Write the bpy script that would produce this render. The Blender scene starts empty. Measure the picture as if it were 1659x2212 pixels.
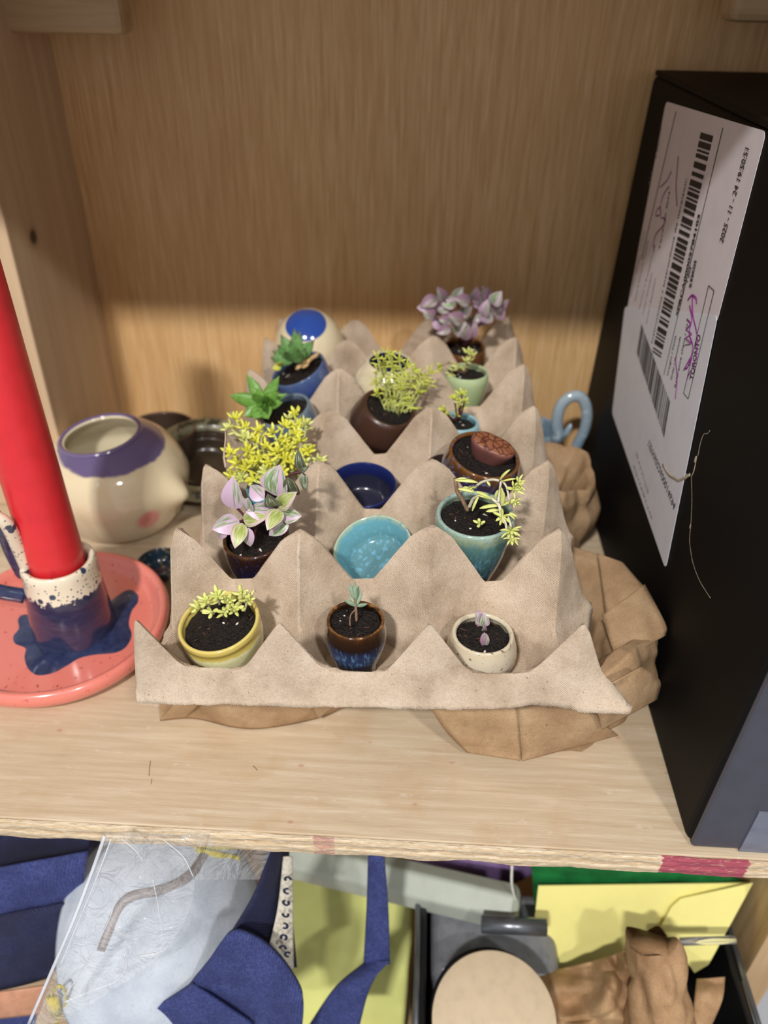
import bpy, bmesh, math, random
from mathutils import Vector, Matrix, noise
random.seed(7)
S = 0.01                                   # the script's lengths are centimetres
SC = bpy.context.scene
COL = SC.collection
# ------------------------------------------------------------------ camera
H = 28.0
TH, PSI, RO = math.radians(34.7), math.radians(2.3), math.radians(1.1)
F, CX, CY = 1700.0, 829.5, 1106.0
RM = Matrix.Rotation(PSI, 3, 'Z') @ Matrix.Rotation(math.pi/2-TH, 3, 'X') @ Matrix.Rotation(RO, 3, 'Z')
CAM = Vector((0, 0, H))
cd = bpy.data.cameras.new('camera')
cam = bpy.data.objects.new('camera', cd)
COL.objects.link(cam)
cam.matrix_world = Matrix.Translation(CAM*S) @ RM.to_4x4()
cd.sensor_fit = 'VERTICAL'
cd.lens = 6.86
cd.sensor_height = 6.86*2212/1700
cd.sensor_width = cd.sensor_height
cd.clip_start = 0.01
cd.dof.use_dof = True
cd.dof.focus_distance = 0.292
cd.dof.aperture_fstop = 2.1
SC.camera = cam
# ------------------------------------------------------------------ light of the room
SC.view_settings.view_transform = 'Standard'
SC.view_settings.look = 'None'
SC.view_settings.gamma = 1
SC.view_settings.exposure = -0.1
w = bpy.data.worlds.new('world'); SC.world = w; w.use_nodes = True
w.node_tree.nodes['Background'].inputs[0].default_value = (0.97, 0.97, 1.0, 1)
w.node_tree.nodes['Background'].inputs[1].default_value = 0.46
def lamp(name, loc, target, sx, sy, power, col):
    l = bpy.data.lights.new(name, 'AREA'); l.shape = 'RECTANGLE'; l.size = sx; l.size_y = sy
    l.energy = power; l.color = col
    o = bpy.data.objects.new(name, l); COL.objects.link(o)
    o.location = loc
    o.rotation_euler = (Vector(target)-Vector(loc)).to_track_quat('-Z', 'Y').to_euler()
lamp('ceiling_lamp', (-0.32, -0.90, 1.30), (0, 0.3, 0), 0.12, 0.05, 25.0, (1.0, 0.965, 0.93))
lamp('ceiling_lamp', (0.50, -0.90, 1.30), (0, 0.3, 0), 0.10, 0.05, 10.0, (1.0, 0.965, 0.93))

def ray(px, py):
    return RM @ Vector(((px-CX)/F, -(py-CY)/F, -1.0))
def atY(px, py, Y): r = ray(px, py); return CAM + r*(Y/r.y)
def atZ(px, py, z): r = ray(px, py); return CAM + r*((z-H)/r.z)
def atX(px, py, X): r = ray(px, py); return CAM + r*(X/r.x)
def lerp(a, b, t): return a+(b-a)*t
def sstep(a, b, x):
    t = max(0., min(1., (x-a)/(b-a))); return t*t*(3-2*t)
def rgb(r, g, b):                         # sRGB 0-255 to linear
    f = lambda c: c/12.92 if c <= .04045 else ((c+.055)/1.055)**2.4
    return (f(r/255.), f(g/255.), f(b/255.), 1)

# ------------------------------------------------------------------ materials
class NT:
    def __init__(s, name):
        s.m = bpy.data.materials.new(name); s.m.use_nodes = True
        s.t = s.m.node_tree; s.b = s.t.nodes['Principled BSDF']
        tc = s.t.nodes.new('ShaderNodeTexCoord'); mp = s.t.nodes.new('ShaderNodeMapping')
        mp.inputs['Scale'].default_value = (100, 100, 100)
        s.t.links.new(tc.outputs['Object'], mp.inputs[0]); s.co = mp.outputs[0]; s.uv = tc.outputs['UV']
    def n(s, ty, **k):
        nd = s.t.nodes.new(ty)
        for a, v in k.items():
            if a.startswith('i_'):
                nd.inputs[a[2:].replace('_', ' ')].default_value = v
            else: setattr(nd, a, v)
        return nd
    def l(s, a, b): s.t.links.new(a, b)
    def scale(s, v, src=None, rot=(0, 0, 0)):
        m = s.n('ShaderNodeMapping'); m.inputs['Scale'].default_value = v; m.inputs['Rotation'].default_value = rot
        s.l(src or s.co, m.inputs[0]); return m.outputs[0]
    def noise(s, sc, det=3, rough=.5, src=None, dist=0):
        nd = s.n('ShaderNodeTexNoise'); nd.inputs['Scale'].default_value = sc; nd.inputs['Detail'].default_value = det
        nd.inputs['Roughness'].default_value = rough; nd.inputs['Distortion'].default_value = dist
        s.l(src or s.co, nd.inputs['Vector']); return nd.outputs[0]
    def voro(s, sc, feat='F1', src=None):
        nd = s.n('ShaderNodeTexVoronoi'); nd.feature = feat; nd.inputs['Scale'].default_value = sc
        s.l(src or s.co, nd.inputs['Vector']); return nd.outputs['Distance']
    def ramp(s, fac, stops, interp='LINEAR'):
        nd = s.n('ShaderNodeValToRGB'); r = nd.color_ramp; r.interpolation = interp
        while len(r.elements) < len(stops): r.elements.new(.5)
        for e, (p, c) in zip(r.elements, stops):
            e.position = p; e.color = c if len(c) == 4 else (*c, 1)
        s.l(fac, nd.inputs[0]); return nd.outputs[0]
    def mix(s, fac, a, b, mode='MIX'):
        nd = s.n('ShaderNodeMix'); nd.data_type = 'RGBA'; nd.blend_type = mode
        for sock, v in ((0, fac), (6, a), (7, b)):
            if isinstance(v, (tuple, list, float, int)): nd.inputs[sock].default_value = v
            else: s.l(v, nd.inputs[sock])
        return nd.outputs[2]
    def math(s, op, a, b=0.0, c=None):
        nd = s.n('ShaderNodeMath'); nd.operation = op
        for i, v in ((0, a), (1, b)):
            if isinstance(v, (float, int)): nd.inputs[i].default_value = v
            else: s.l(v, nd.inputs[i])
        return nd.outputs[0]
    def sep(s, src=None):
        nd = s.n('ShaderNodeSeparateXYZ'); s.l(src or s.co, nd.inputs[0]); return nd.outputs
    def out(s, col=None, rough=None, bump=None, bs=.3, bd=.02, **k):
        b = s.b
        if col is not None:
            if isinstance(col, tuple): b.inputs['Base Color'].default_value = col
            else: s.l(col, b.inputs['Base Color'])
        if rough is not None:
            if isinstance(rough, (float, int)): b.inputs['Roughness'].default_value = rough
            else: s.l(rough, b.inputs['Roughness'])
        if bump is not None:
            nd = s.n('ShaderNodeBump'); nd.inputs['Strength'].default_value = bs; nd.inputs['Distance'].default_value = bd*S
            s.l(bump, nd.inputs['Height']); s.l(nd.outputs[0], b.inputs['Normal'])
        for a, v in k.items(): b.inputs[a.replace('_', ' ')].default_value = v
        return s.m
K4 = lambda v: (v, v, v, 1)

def m_wood(name, base, dark, light, axis, rough=.5, fine=9., knots=None, bump=.15, stains=False):
    t = NT(name)
    st = {'x': (.06, 1, 1), 'y': (1, .06, 1), 'z': (1, 1, .05)}[axis]
    v = t.scale(st)
    n1 = t.noise(fine*.35, 4, .6, v, .4); n2 = t.noise(fine*1.6, 3, .6, v)
    big = t.noise(.12, 2, .5, t.scale(tuple(1 if c == 1 else .35 for c in st)))
    c = t.ramp(n1, [(.3, dark), (.5, base), (.72, light)])
    c = t.mix(t.ramp(n2, [(.35, K4(.0)), (.6, K4(.5))]), c, base)
    c = t.mix(t.ramp(big, [(.35, K4(0)), (.7, K4(.45))]), c, dark)
    if knots:
        for (kx, ky, kz, r) in knots:
            d = t.n('ShaderNodeVectorMath'); d.operation = 'DISTANCE'; d.inputs[1].default_value = (kx, ky, kz); t.l(t.co, d.inputs[0])
            c = t.mix(t.ramp(t.math('DIVIDE', d.outputs['Value'], r*2), [(.3, K4(.9)), (.55, K4(.25)), (.9, K4(0))]), c, rgb(48, 30, 16))
    if stains:
        a = t.noise(.5, 4, .6); b = t.noise(2.2, 4, .7, t.scale((.5, 1, 1)))
        c = t.mix(t.ramp(a, [(.52, K4(0)), (.72, K4(.32))]), c, rgb(190, 152, 112))
        c = t.mix(t.ramp(b, [(.62, K4(0)), (.74, K4(.55))]), c, rgb(228, 214, 198))
        d = t.voro(.55, src=t.scale((1, 1.6, 1)))
        c = t.mix(t.ramp(d, [(.05, K4(.45)), (.1, K4(0))]), c, rgb(176, 104, 84))
    return t.out(c, rough, n2, bump, .03)

def m_glaze(name, bands, rough=.12, wob=.25, speck=None, runs=None, nscale=3, coat=.6):
    """bands: [(z_cm, colour)] up the local z axis; speck (colour, amount, scale); runs (colour, z0, z1)"""
    t = NT(name); x, y, z = t.sep()
    zmax = max(b[0] for b in bands)+.001; zmin = min(b[0] for b in bands)
    n1 = t.noise(nscale, 4, .6, t.scale((1, 1, .45)))
    zz = t.math('ADD', z, t.math('MULTIPLY', t.math('SUBTRACT', n1, .5), wob*4))
    f = t.math('DIVIDE', t.math('SUBTRACT', zz, zmin), zmax-zmin)
    c = t.ramp(f, [((b-zmin)/(zmax-zmin), col) for b, col in bands])
    if runs:
        rc, z0, z1 = runs
        r1 = t.noise(7, 5, .7, t.scale((1, 1, .3)))
        up = t.ramp(t.math('DIVIDE', t.math('SUBTRACT', z, z0), z1-z0), [(0, K4(0)), (.3, K4(1)), (.7, K4(1)), (1, K4(0))])
        c = t.mix(t.mix(1., t.ramp(r1, [(.5, K4(0)), (.62, K4(.75))]), up, 'MULTIPLY'), c, rc)
    if speck:
        sc_, am, ss = speck
        v = t.noise(ss, 2, .5)
        c = t.mix(t.ramp(v, [(.62-am*.2, K4(0)), (.70-am*.2, K4(.9))]), c, sc_)
    return t.out(c, rough, t.noise(2, 2), .12, .03, Coat_Weight=coat, Coat_Roughness=.06)

def m_plain(name, col, rough=.5, var=.12, sc=2., bump=0., bsc=10., **k):
    t = NT(name); n1 = t.noise(sc, 4, .6)
    d = tuple(c*(1-var*2) for c in col[:3])+(1,); li = tuple(min(1, c*(1+var)) for c in col[:3])+(1,)
    c = t.ramp(n1, [(.3, d), (.5, col), (.7, li)])
    return t.out(c, rough, t.noise(bsc, 4, .6) if bump else None, bump, .03, **k)

def m_fibre(name, col, dark, light, weave=True, rough=.95):
    t = NT(name)
    a = t.noise(.55, 4, .6); b = t.noise(14, 5, .7); d = t.noise(30, 2, .5); e = t.noise(9, 2, .5, t.scale((1, 2.5, 1)))
    c = t.ramp(a, [(.3, dark), (.5, col), (.72, light)])
    c = t.mix(t.ramp(b, [(.32, K4(.55)), (.5, K4(0))]), c, dark)
    c = t.mix(t.ramp(b, [(.5, K4(0)), (.7, K4(.4))]), c, light)
    c = t.mix(t.ramp(e, [(.70, K4(0)), (.75, K4(.75))]), c, tuple(v*.25 for v in dark[:3])+(1,))
    h = t.math('ADD', b, t.math('MULTIPLY', t.noise(3, 3), .8))
    if weave:
        wv = t.n('ShaderNodeTexWave'); wv.inputs['Scale'].default_value = 7.5; wv.inputs['Distortion'].default_value = 2.0
        wv.inputs['Detail'].default_value = 2; wv.bands_direction = 'DIAGONAL'; t.l(t.co, wv.inputs['Vector'])
        h = t.math('ADD', h, t.math('MULTIPLY', wv.outputs['Fac'], .35))
    return t.out(c, rough, h, .75, .055 if weave else .04)

def m_soil(name='soil'):
    t = NT(name); a = t.noise(9, 5, .75); b = t.voro(11)
    c = t.ramp(a, [(.3, rgb(8, 5, 4)), (.55, rgb(24, 15, 12)), (.68, rgb(56, 36, 26)), (.8, rgb(96, 66, 46))])
    return t.out(c, t.ramp(a, [(.4, K4(.35)), (.6, K4(.8))]), t.math('ADD', a, b), .9, .12)

def m_leaf(name, a, b, tip=None, rough=.38, trans=.12):
    t = NT(name); u, v, _ = t.sep(t.uv); n1 = t.noise(5, 3)
    c = t.ramp(n1, [(.3, a), (.7, b)])
    if tip: c = t.mix(t.ramp(v, [(.75, K4(0)), (1, K4(.8))]), c, tip)
    m = t.out(c, rough)
    t.b.inputs['Subsurface Weight'].default_value = trans; t.b.inputs['Subsurface Radius'].default_value = (.002, .003, .001)
    return m

def m_stripe(name, green, green2, pink, bias=.5, seed=0.):
    """striped leaf: the stripes run along the leaf (uv v) and differ across it (uv u)"""
    t = NT(name); u, v, _ = t.sep(t.uv)
    cb = t.n('ShaderNodeCombineXYZ'); t.l(t.math('ADD', t.math('MULTIPLY', u, 1.), seed), cb.inputs[0]); t.l(t.math('MULTIPLY', v, .12), cb.inputs[1])
    wide = t.noise(4.2, 2, .4, cb.outputs[0]); fine = t.noise(17, 2, .5, cb.outputs[0])
    c = t.ramp(fine, [(.4, green), (.56, green2), (.66, rgb(206, 208, 190))])
    c = t.mix(t.ramp(wide, [(bias-.03, K4(0)), (bias+.03, K4(1))]), c, pink)
    e = t.math('ABSOLUTE', t.math('SUBTRACT', u, .5))
    c = t.mix(t.ramp(e, [(.42, K4(0)), (.47, K4(.9))]), c, pink)
    c = t.mix(t.ramp(v, [(.0, K4(.8)), (.10, K4(0)), (.82, K4(0)), (1, K4(.9))]), c, pink)
    m = t.out(c, .36, fine, .25, .02)
    t.b.inputs['Subsurface Weight'].default_value = .1; t.b.inputs['Subsurface Radius'].default_value = (.002, .001, .002)
    return m

M = {}
M['tray'] = m_fibre('pulp', rgb(206, 185, 161), rgb(176, 154, 131), rgb(226, 207, 185))
M['kraft'] = m_fibre('kraft', rgb(176, 144, 108), rgb(152, 120, 86), rgb(196, 166, 130), False, .8)
M['kraft2'] = m_fibre('kraft_shiny', rgb(172, 136, 98), rgb(146, 110, 74), rgb(198, 164, 122), False, .6)
M['back'] = m_wood('veneer', rgb(224, 184, 130), rgb(196, 152, 98), rgb(242, 212, 166), 'z', .45, 15., bump=.1)
M['shelf'] = m_wood('birch_ply', rgb(207, 187, 158), rgb(190, 168, 137), rgb(226, 211, 187), 'x', .5, 11., bump=.3, stains=True)
M['post'] = m_wood('pine', rgb(204, 178, 146), rgb(186, 158, 124), rgb(220, 196, 166), 'z', .55, 3., knots=[(-20.76, 42.02, 15.82, .42)])
M['rail'] = m_wood('pine_rail', rgb(196, 170, 132), rgb(164, 136, 98), rgb(214, 190, 152), 'x', .55, 4.)
M['panel'] = m_wood('pine_panel', rgb(206, 174, 130), rgb(170, 136, 94), rgb(224, 198, 158), 'z', .55, 4.)
def m_plyedge():
    t = NT('ply_edge'); x, y, z = t.sep()
    lay = t.n('ShaderNodeTexWave'); lay.bands_direction = 'Z'; lay.inputs['Scale'].default_value = .55; lay.inputs['Distortion'].default_value = 2.2
    lay.inputs['Detail'].default_value = 3; lay.inputs['Detail Scale'].default_value = 2.; t.l(t.scale((.18, 1, 1)), lay.inputs[0])
    n1 = t.noise(6, 5, .75, t.scale((.35, 1, 1.2))); n2 = t.noise(1.3, 3)
    c = t.ramp(lay.outputs['Fac'], [(.2, rgb(208, 182, 146)), (.6, rgb(230, 214, 186)), (.9, rgb(218, 194, 158))])
    c = t.mix(t.ramp(n1, [(.3, K4(.8)), (.45, K4(0))]), c, rgb(176, 134, 92))
    c = t.mix(t.ramp(n1, [(.55, K4(0)), (.66, K4(.8))]), c, rgb(244, 230, 208))
    # paint marks that stay on the edge: a crimson one near the right end and a faint one at the middle
    def mark(x0, x1, amt):
        m1 = t.math('MULTIPLY', t.math('GREATER_THAN', x, x0), t.math('LESS_THAN', x, x1))
        return t.math('MULTIPLY', m1, t.ramp(t.noise(4, 5, .7), [(.38, K4(amt*.25)), (.5, K4(amt))]))
    xw = t.math('ADD', x, t.math('MULTIPLY', n1, .6))
    c = t.mix(t.math('MULTIPLY', t.math('MULTIPLY', t.math('GREATER_THAN', xw, 10.6), t.math('LESS_THAN', xw, 13.9)), t.ramp(n1, [(.34, K4(.25)), (.45, K4(.9)), (.62, K4(.9)), (.7, K4(.2))])), c, rgb(168, 44, 84))
    c = t.mix(t.math('MULTIPLY', t.math('MULTIPLY', t.math('GREATER_THAN', xw, -2.9), t.math('LESS_THAN', xw, -2.1)), t.ramp(n1, [(.44, K4(.1)), (.55, K4(.55))])), c, rgb(170, 70, 96))
    return t.out(c, .85, t.math('ADD', n1, lay.outputs['Fac']), .7, .08)
M['edge'] = m_plyedge()
M['soil'] = m_soil()
M['perlite'] = m_plain('perlite', rgb(232, 226, 214), .7)
M['bark'] = m_plain('bark_chip', rgb(82, 54, 38), .8, .3)
M['box'] = m_plain('black_card', rgb(13, 11, 11), .6, .1, 1.5, .05, **{'Specular_IOR_Level': .16})
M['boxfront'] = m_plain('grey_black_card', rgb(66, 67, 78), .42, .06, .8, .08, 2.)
M['tape'] = m_plain('grey_tape', rgb(112, 116, 132), .35, .1, 1.2, .1, 2.)
M['paper'] = m_plain('label_paper_shaded', rgb(226, 218, 222), .5, .03, .7, .05, 3.)  # white label paper; the pinkish tint paints in the shade on the upper label
M['paper_lit'] = m_plain('label_paper_lit', rgb(226, 228, 236), .5, .03, .7, .05, 3.)  # white label paper again, its cooler tint paints in the light lower down
M['ink'] = m_plain('black_ink', rgb(36, 34, 36), .6, .1)
M['inkgrey'] = m_plain('faded_ink', rgb(128, 122, 128), .6, .1)
M['purple_ink'] = m_plain('purple_ink', rgb(150, 44, 150), .5, .1)
M['torn'] = m_plain('torn_card', rgb(186, 170, 150), .9, .2, 8)
def m_wax(name, col, rough, sss):
    m = m_plain(name, col, rough, .04, 1.2)
    b = m.node_tree.nodes['Principled BSDF']; b.inputs['Subsurface Weight'].default_value = sss
    b.inputs['Subsurface Radius'].default_value = (.008, .003, .002); return m
M['red_wax'] = m_wax('red_wax', rgb(220, 48, 56), .34, .15)
M['grey_wax'] = m_wax('grey_wax', rgb(176, 184, 172), .45, .2)
M['wick'] = m_plain('wick', rgb(220, 220, 210), .8)
# ------------------------------------------------------------------ mesh helpers
class MB:
    def __init__(s): s.v = []; s.f = []; s.uv = []; s.mi = []; s.sm = []
    def add(s, verts, faces, uvs=None, mi=0, smooth=True, M4=None):
        o = len(s.v)
        for p in verts:
            p = Vector(p)
            s.v.append(M4 @ p if M4 else p)
        for f in faces:
            s.f.append([o+i for i in f]); s.mi.append(mi); s.sm.append(smooth)
            s.uv.append([uvs[i] if uvs else (0, 0) for i in f])
        return s
    def box(s, a, b, mi=0):
        x0, y0, z0 = a; x1, y1, z1 = b
        v = [(x0,y0,z0),(x1,y0,z0),(x1,y1,z0),(x0,y1,z0),(x0,y0,z1),(x1,y0,z1),(x1,y1,z1),(x0,y1,z1)]
        return s.add(v, [(0,3,2,1),(4,5,6,7),(0,1,5,4),(1,2,6,5),(2,3,7,6),(3,0,4,7)], mi=mi, smooth=False)
    def grid(s, nu, nv, fn, mi=0, smooth=True, cu=False, cv=False):
        vs = []; uv = []
        for j in range(nv):
            for i in range(nu):
                u = i/(nu if cu else nu-1); v = j/(nv if cv else nv-1)
                vs.append(fn(u, v)); uv.append((u, v))
        fs = []
        for j in range(nv if cv else nv-1):
            for i in range(nu if cu else nu-1):
                i2 = (i+1) % nu; j2 = (j+1) % nv
                fs.append((j*nu+i, j*nu+i2, j2*nu+i2, j2*nu+i))
        return s.add(vs, fs, uv, mi, smooth)
    def build(s, name, mats, parent=None, bevel=0, solid=0, sub=0, off=-1, seg=2):
        me = bpy.data.meshes.new(name)
        me.from_pydata([tuple(p*S) for p in s.v], [], s.f)
        for m in (mats if isinstance(mats, (list, tuple)) else [mats]): me.materials.append(m)
        ul = me.uv_layers.new(name='uv'); k = 0
        for pi, p in enumerate(me.polygons):
            p.material_index = s.mi[pi]; p.use_smooth = s.sm[pi]
            for q in range(len(s.f[pi])): ul.data[k].uv = s.uv[pi][q]; k += 1
        o = bpy.data.objects.new(name, me); COL.objects.link(o)
        if parent: o.parent = parent
        if solid:
            md = o.modifiers.new('solid', 'SOLIDIFY'); md.thickness = solid*S; md.offset = off
        if bevel:
            md = o.modifiers.new('bevel', 'BEVEL'); md.width = bevel*S; md.segments = seg; md.limit_method = 'ANGLE'
            for p in me.polygons: p.use_smooth = False
        if sub:
            md = o.modifiers.new('sub', 'SUBSURF'); md.levels = sub; md.render_levels = sub
        return o
def tag(o, label, cat, group=None, kind=None):
    if label: o['label'] = label
    if cat: o['category'] = cat
    if group: o['group'] = group
    if kind: o['kind'] = kind
    return o
def struct(o): o['kind'] = 'structure'; return o
def empty(name, loc, rot=(0, 0, 0), label=None, cat=None, group=None):
    o = bpy.data.objects.new(name, None); COL.objects.link(o); o.empty_display_size = .01
    o.location = Vector(loc)*S; o.rotation_euler = rot
    return tag(o, label, cat, group)
def catmull(P, n=8):
    P = [Vector(p) for p in P]
    if len(P) < 3: return [lerp(P[0], P[-1], i/n) for i in range(n+1)]
    out = []
    for i in range(len(P)-1):
        a = P[i-1] if i else P[0]*2-P[1]; b = P[i]; c = P[i+1]; d = P[i+2] if i+2 < len(P) else P[-1]*2-P[-2]
        for k in range(n):
            t = k/n
            out.append(.5*((2*b)+(c-a)*t+(2*a-5*b+4*c-d)*t*t+(3*b-a-3*c+d)*t**3))
    out.append(P[-1]); return out
def tube(mb, path, rad, ns=8, mi=0, flat=1., up=None, caps=True, smooth=True):
    """path in cm; rad number or function of t; flat<1 squashes the section across `up`"""
    path = [Vector(p) for p in path]; n = len(path); rings = []
    prev = None
    for i, p in enumerate(path):
        t = (path[min(i+1, n-1)]-path[max(i-1, 0)]).normalized()
        if up is not None: side = t.cross(Vector(up)).normalized()
        else:
            ref = prev if prev is not None else (Vector((0, 0, 1)) if abs(t.z) < .9 else Vector((1, 0, 0)))
            side = (ref - t*ref.dot(t)).normalized()
        prev = side; nrm = t.cross(side)
        r = rad(i/(n-1)) if callable(rad) else rad
        rings.append([p + side*math.cos(2*math.pi*k/ns)*r + nrm*math.sin(2*math.pi*k/ns)*r*flat for k in range(ns)])
    vs = [q for r in rings for q in r]; fs = []
    uv = [(k/ns, i/(n-1)) for i in range(n) for k in range(ns)]
    for i in range(n-1):
        for k in range(ns): fs.append((i*ns+k, i*ns+(k+1) % ns, (i+1)*ns+(k+1) % ns, (i+1)*ns+k))
    if caps: fs.append(tuple(range(ns))[::-1]); fs.append(tuple((n-1)*ns+k for k in range(ns)))
    return mb.add(vs, fs, uv, mi, smooth)
def lathe(mb, prof, n=48, mi=0, wob=0, seed=0, M4=None, close=True):
    """prof [(r,z)] in cm"""
    vs = []; fs = []; uv = []
    for j, (r, z) in enumerate(prof):
        for i in range(n):
            a = 2*math.pi*i/n
            k = 1+wob*noise.noise(Vector((math.cos(a)*1.3+seed, math.sin(a)*1.3, z*.4)))
            vs.append((r*k*math.cos(a), r*k*math.sin(a), z)); uv.append((i/n, j/len(prof)))
    for j in range(len(prof)-1):
        for i in range(n): fs.append((j*n+i, j*n+(i+1) % n, (j+1)*n+(i+1) % n, (j+1)*n+i))
    if close: fs.append(tuple(range(n))[::-1])
    return mb.add(vs, fs, uv, mi, True, M4)
def smooth_prof(P, n=5): return [(max(q.x, .001), q.y) for q in catmull([(r, z, 0) for r, z in P], n)]
def basis(d, up=(0, 0, 1)):
    d = Vector(d).normalized(); up = Vector(up)
    s = d.cross(up)
    if s.length < 1e-3: s = d.cross(Vector((1, 0, 0)))
    s.normalize(); return s, d, s.cross(d)
def plump(mb, base, tip, wdt, thk=.6, bend=.0, up=(0, 0, 1), mi=0, shape='oval', nu=8, nv=7):
    """fleshy leaf from base to tip"""
    base, tip = Vector(base), Vector(tip); L = (tip-base).length
    s, d, n = basis(tip-base, up)
    def fn(u, v):
        a = 2*math.pi*u
        if shape == 'oval': r = max(0, math.sin(math.pi*min(1, .05+.93*v)**1.05))**.55
        elif shape == 'point': r = (math.sin(math.pi*min(1, v**.8*.97+.04)))**.9*(1 if v < .8 else 1-.25*(v-.8)/.2)
        else: r = 1
        r = max(r, .03)*wdt/2
        c = base + d*L*v + n*bend*L*math.sin(math.pi*v)*1.0
        return c + s*math.cos(a)*r + n*math.sin(a)*r*thk
    return mb.grid(nu, nv, fn, mi, cu=True)
def blade(mb, base, tip, wdt, up, fold=.25, bend=.12, thk=.02, mi=0, nu=9, nv=12, twist=0.):
    """thin ovate leaf, closed, uv u across v along"""
    base, tip = Vector(base), Vector(tip); L = (tip-base).length
    s, d, n = basis(tip-base, up)
    for side in (1, -1):
        def fn(u, v):
            if side < 0: u2 = 1-u
            else: u2 = u
            x = (u2-.5)*2
            wv = (math.sin(math.pi*v**.72))**.8 if 0 < v < 1 else 0
            if v > .85: wv *= 1-(v-.85)*1.6
            wv = max(wv, .05 if v < .5 else .0)
            c = base + d*L*v + n*(bend*L*math.sin(math.pi*v)) 
            return c + s*x*wv*wdt/2 + n*(abs(x)**1.4*wv*wdt/2*fold + side*thk*.5*(1-abs(x)**4)*min(1, wv*3))
        o = len(mb.uv)
        mb.grid(nu, nv, fn, mi)
        if side < 0:
            for k in range(o, len(mb.uv)): mb.uv[k] = [(1-a, b) for a, b in mb.uv[k]]
    return mb
def crease(p, sc=1., seed=0.):
    """height with sharp folds, like crumpled paper"""
    q = Vector(p)*sc + Vector((seed, seed*.7, seed*1.3))
    d, _ = noise.voronoi(q)
    return (d[1]-d[0])

# ------------------------------------------------------------------ setting
def slab(name, a, b, mat, bevel=0): return struct(MB().box(a, b).build(name, mat, bevel=bevel))
slab('wall_back', (-24, 49.2, -30), (40, 49.9, 36.4), M['back'])
slab('ceiling', (-60, 17.5, 36.4), (44, 49.2, 38.2), M['shelf'])                   # the shelf above
slab('trim_1', (-26, 39.4, 0.02), (-20.76, 49.18, 36.4), M['post'], .12)
slab('trim_2', (-26, 44.5, 25.0), (-15.05, 46.5, 30.2), M['rail'], .35)
slab('trim_3', (14.1, 44.5, 26.1), (26, 46.5, 31.2), M['rail'], .35)
slab('wall_right', (40, 17.5, -30), (41.5, 49.2, 36.4), M['post'])
# the shelf board the things stand on
sb = empty('shelf_board', (0, 18, -1.0), label='pale plywood shelf board with rough chipped front edge, everything on top stands on it', cat='shelf')
def shelf_top():
    mb = MB().box((-60, 18.02-18, 0.0), (44, 49.18-18, 1.0)); return mb.build('board', M['shelf'], sb, bevel=.05)
shelf_top()
def ply_edge():
    mb = MB()
    def fn(u, v):
        x = lerp(-60, 44, u); z = lerp(0.0, .97, v)
        e = noise.noise(Vector((x*.8, z*5, 3)))*.05 + noise.noise(Vector((x*3, z*9, 1)))*.025
        lo = (1-v)**6*noise.noise(Vector((x*.5, 0, 9)))*.16
        return (x, -.02+e - .03*math.sin(v*math.pi), z+lo)
    mb.grid(1400, 9, fn); mb.sm = [False]*len(mb.sm)
    return mb.build('raw_edge', M['edge'], sb, solid=.12, off=1)
for P_, r_ in ((((325, 1644), (323, 1660), (322, 1676)), .035), (((328, 1683), (326, 1694)), .03), (((547, 1655), (556, 1664)), .03)):
    mb = MB(); tube(mb, [atZ(x, y, .0)-Vector((0, 18, -1.0)) for x, y in P_], r_, 5, flat=.3); mb.build('scratch', M['bark'], sb)
e = ply_edge(); e['label'] = 'chipped ply layers with a crimson paint mark'

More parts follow.
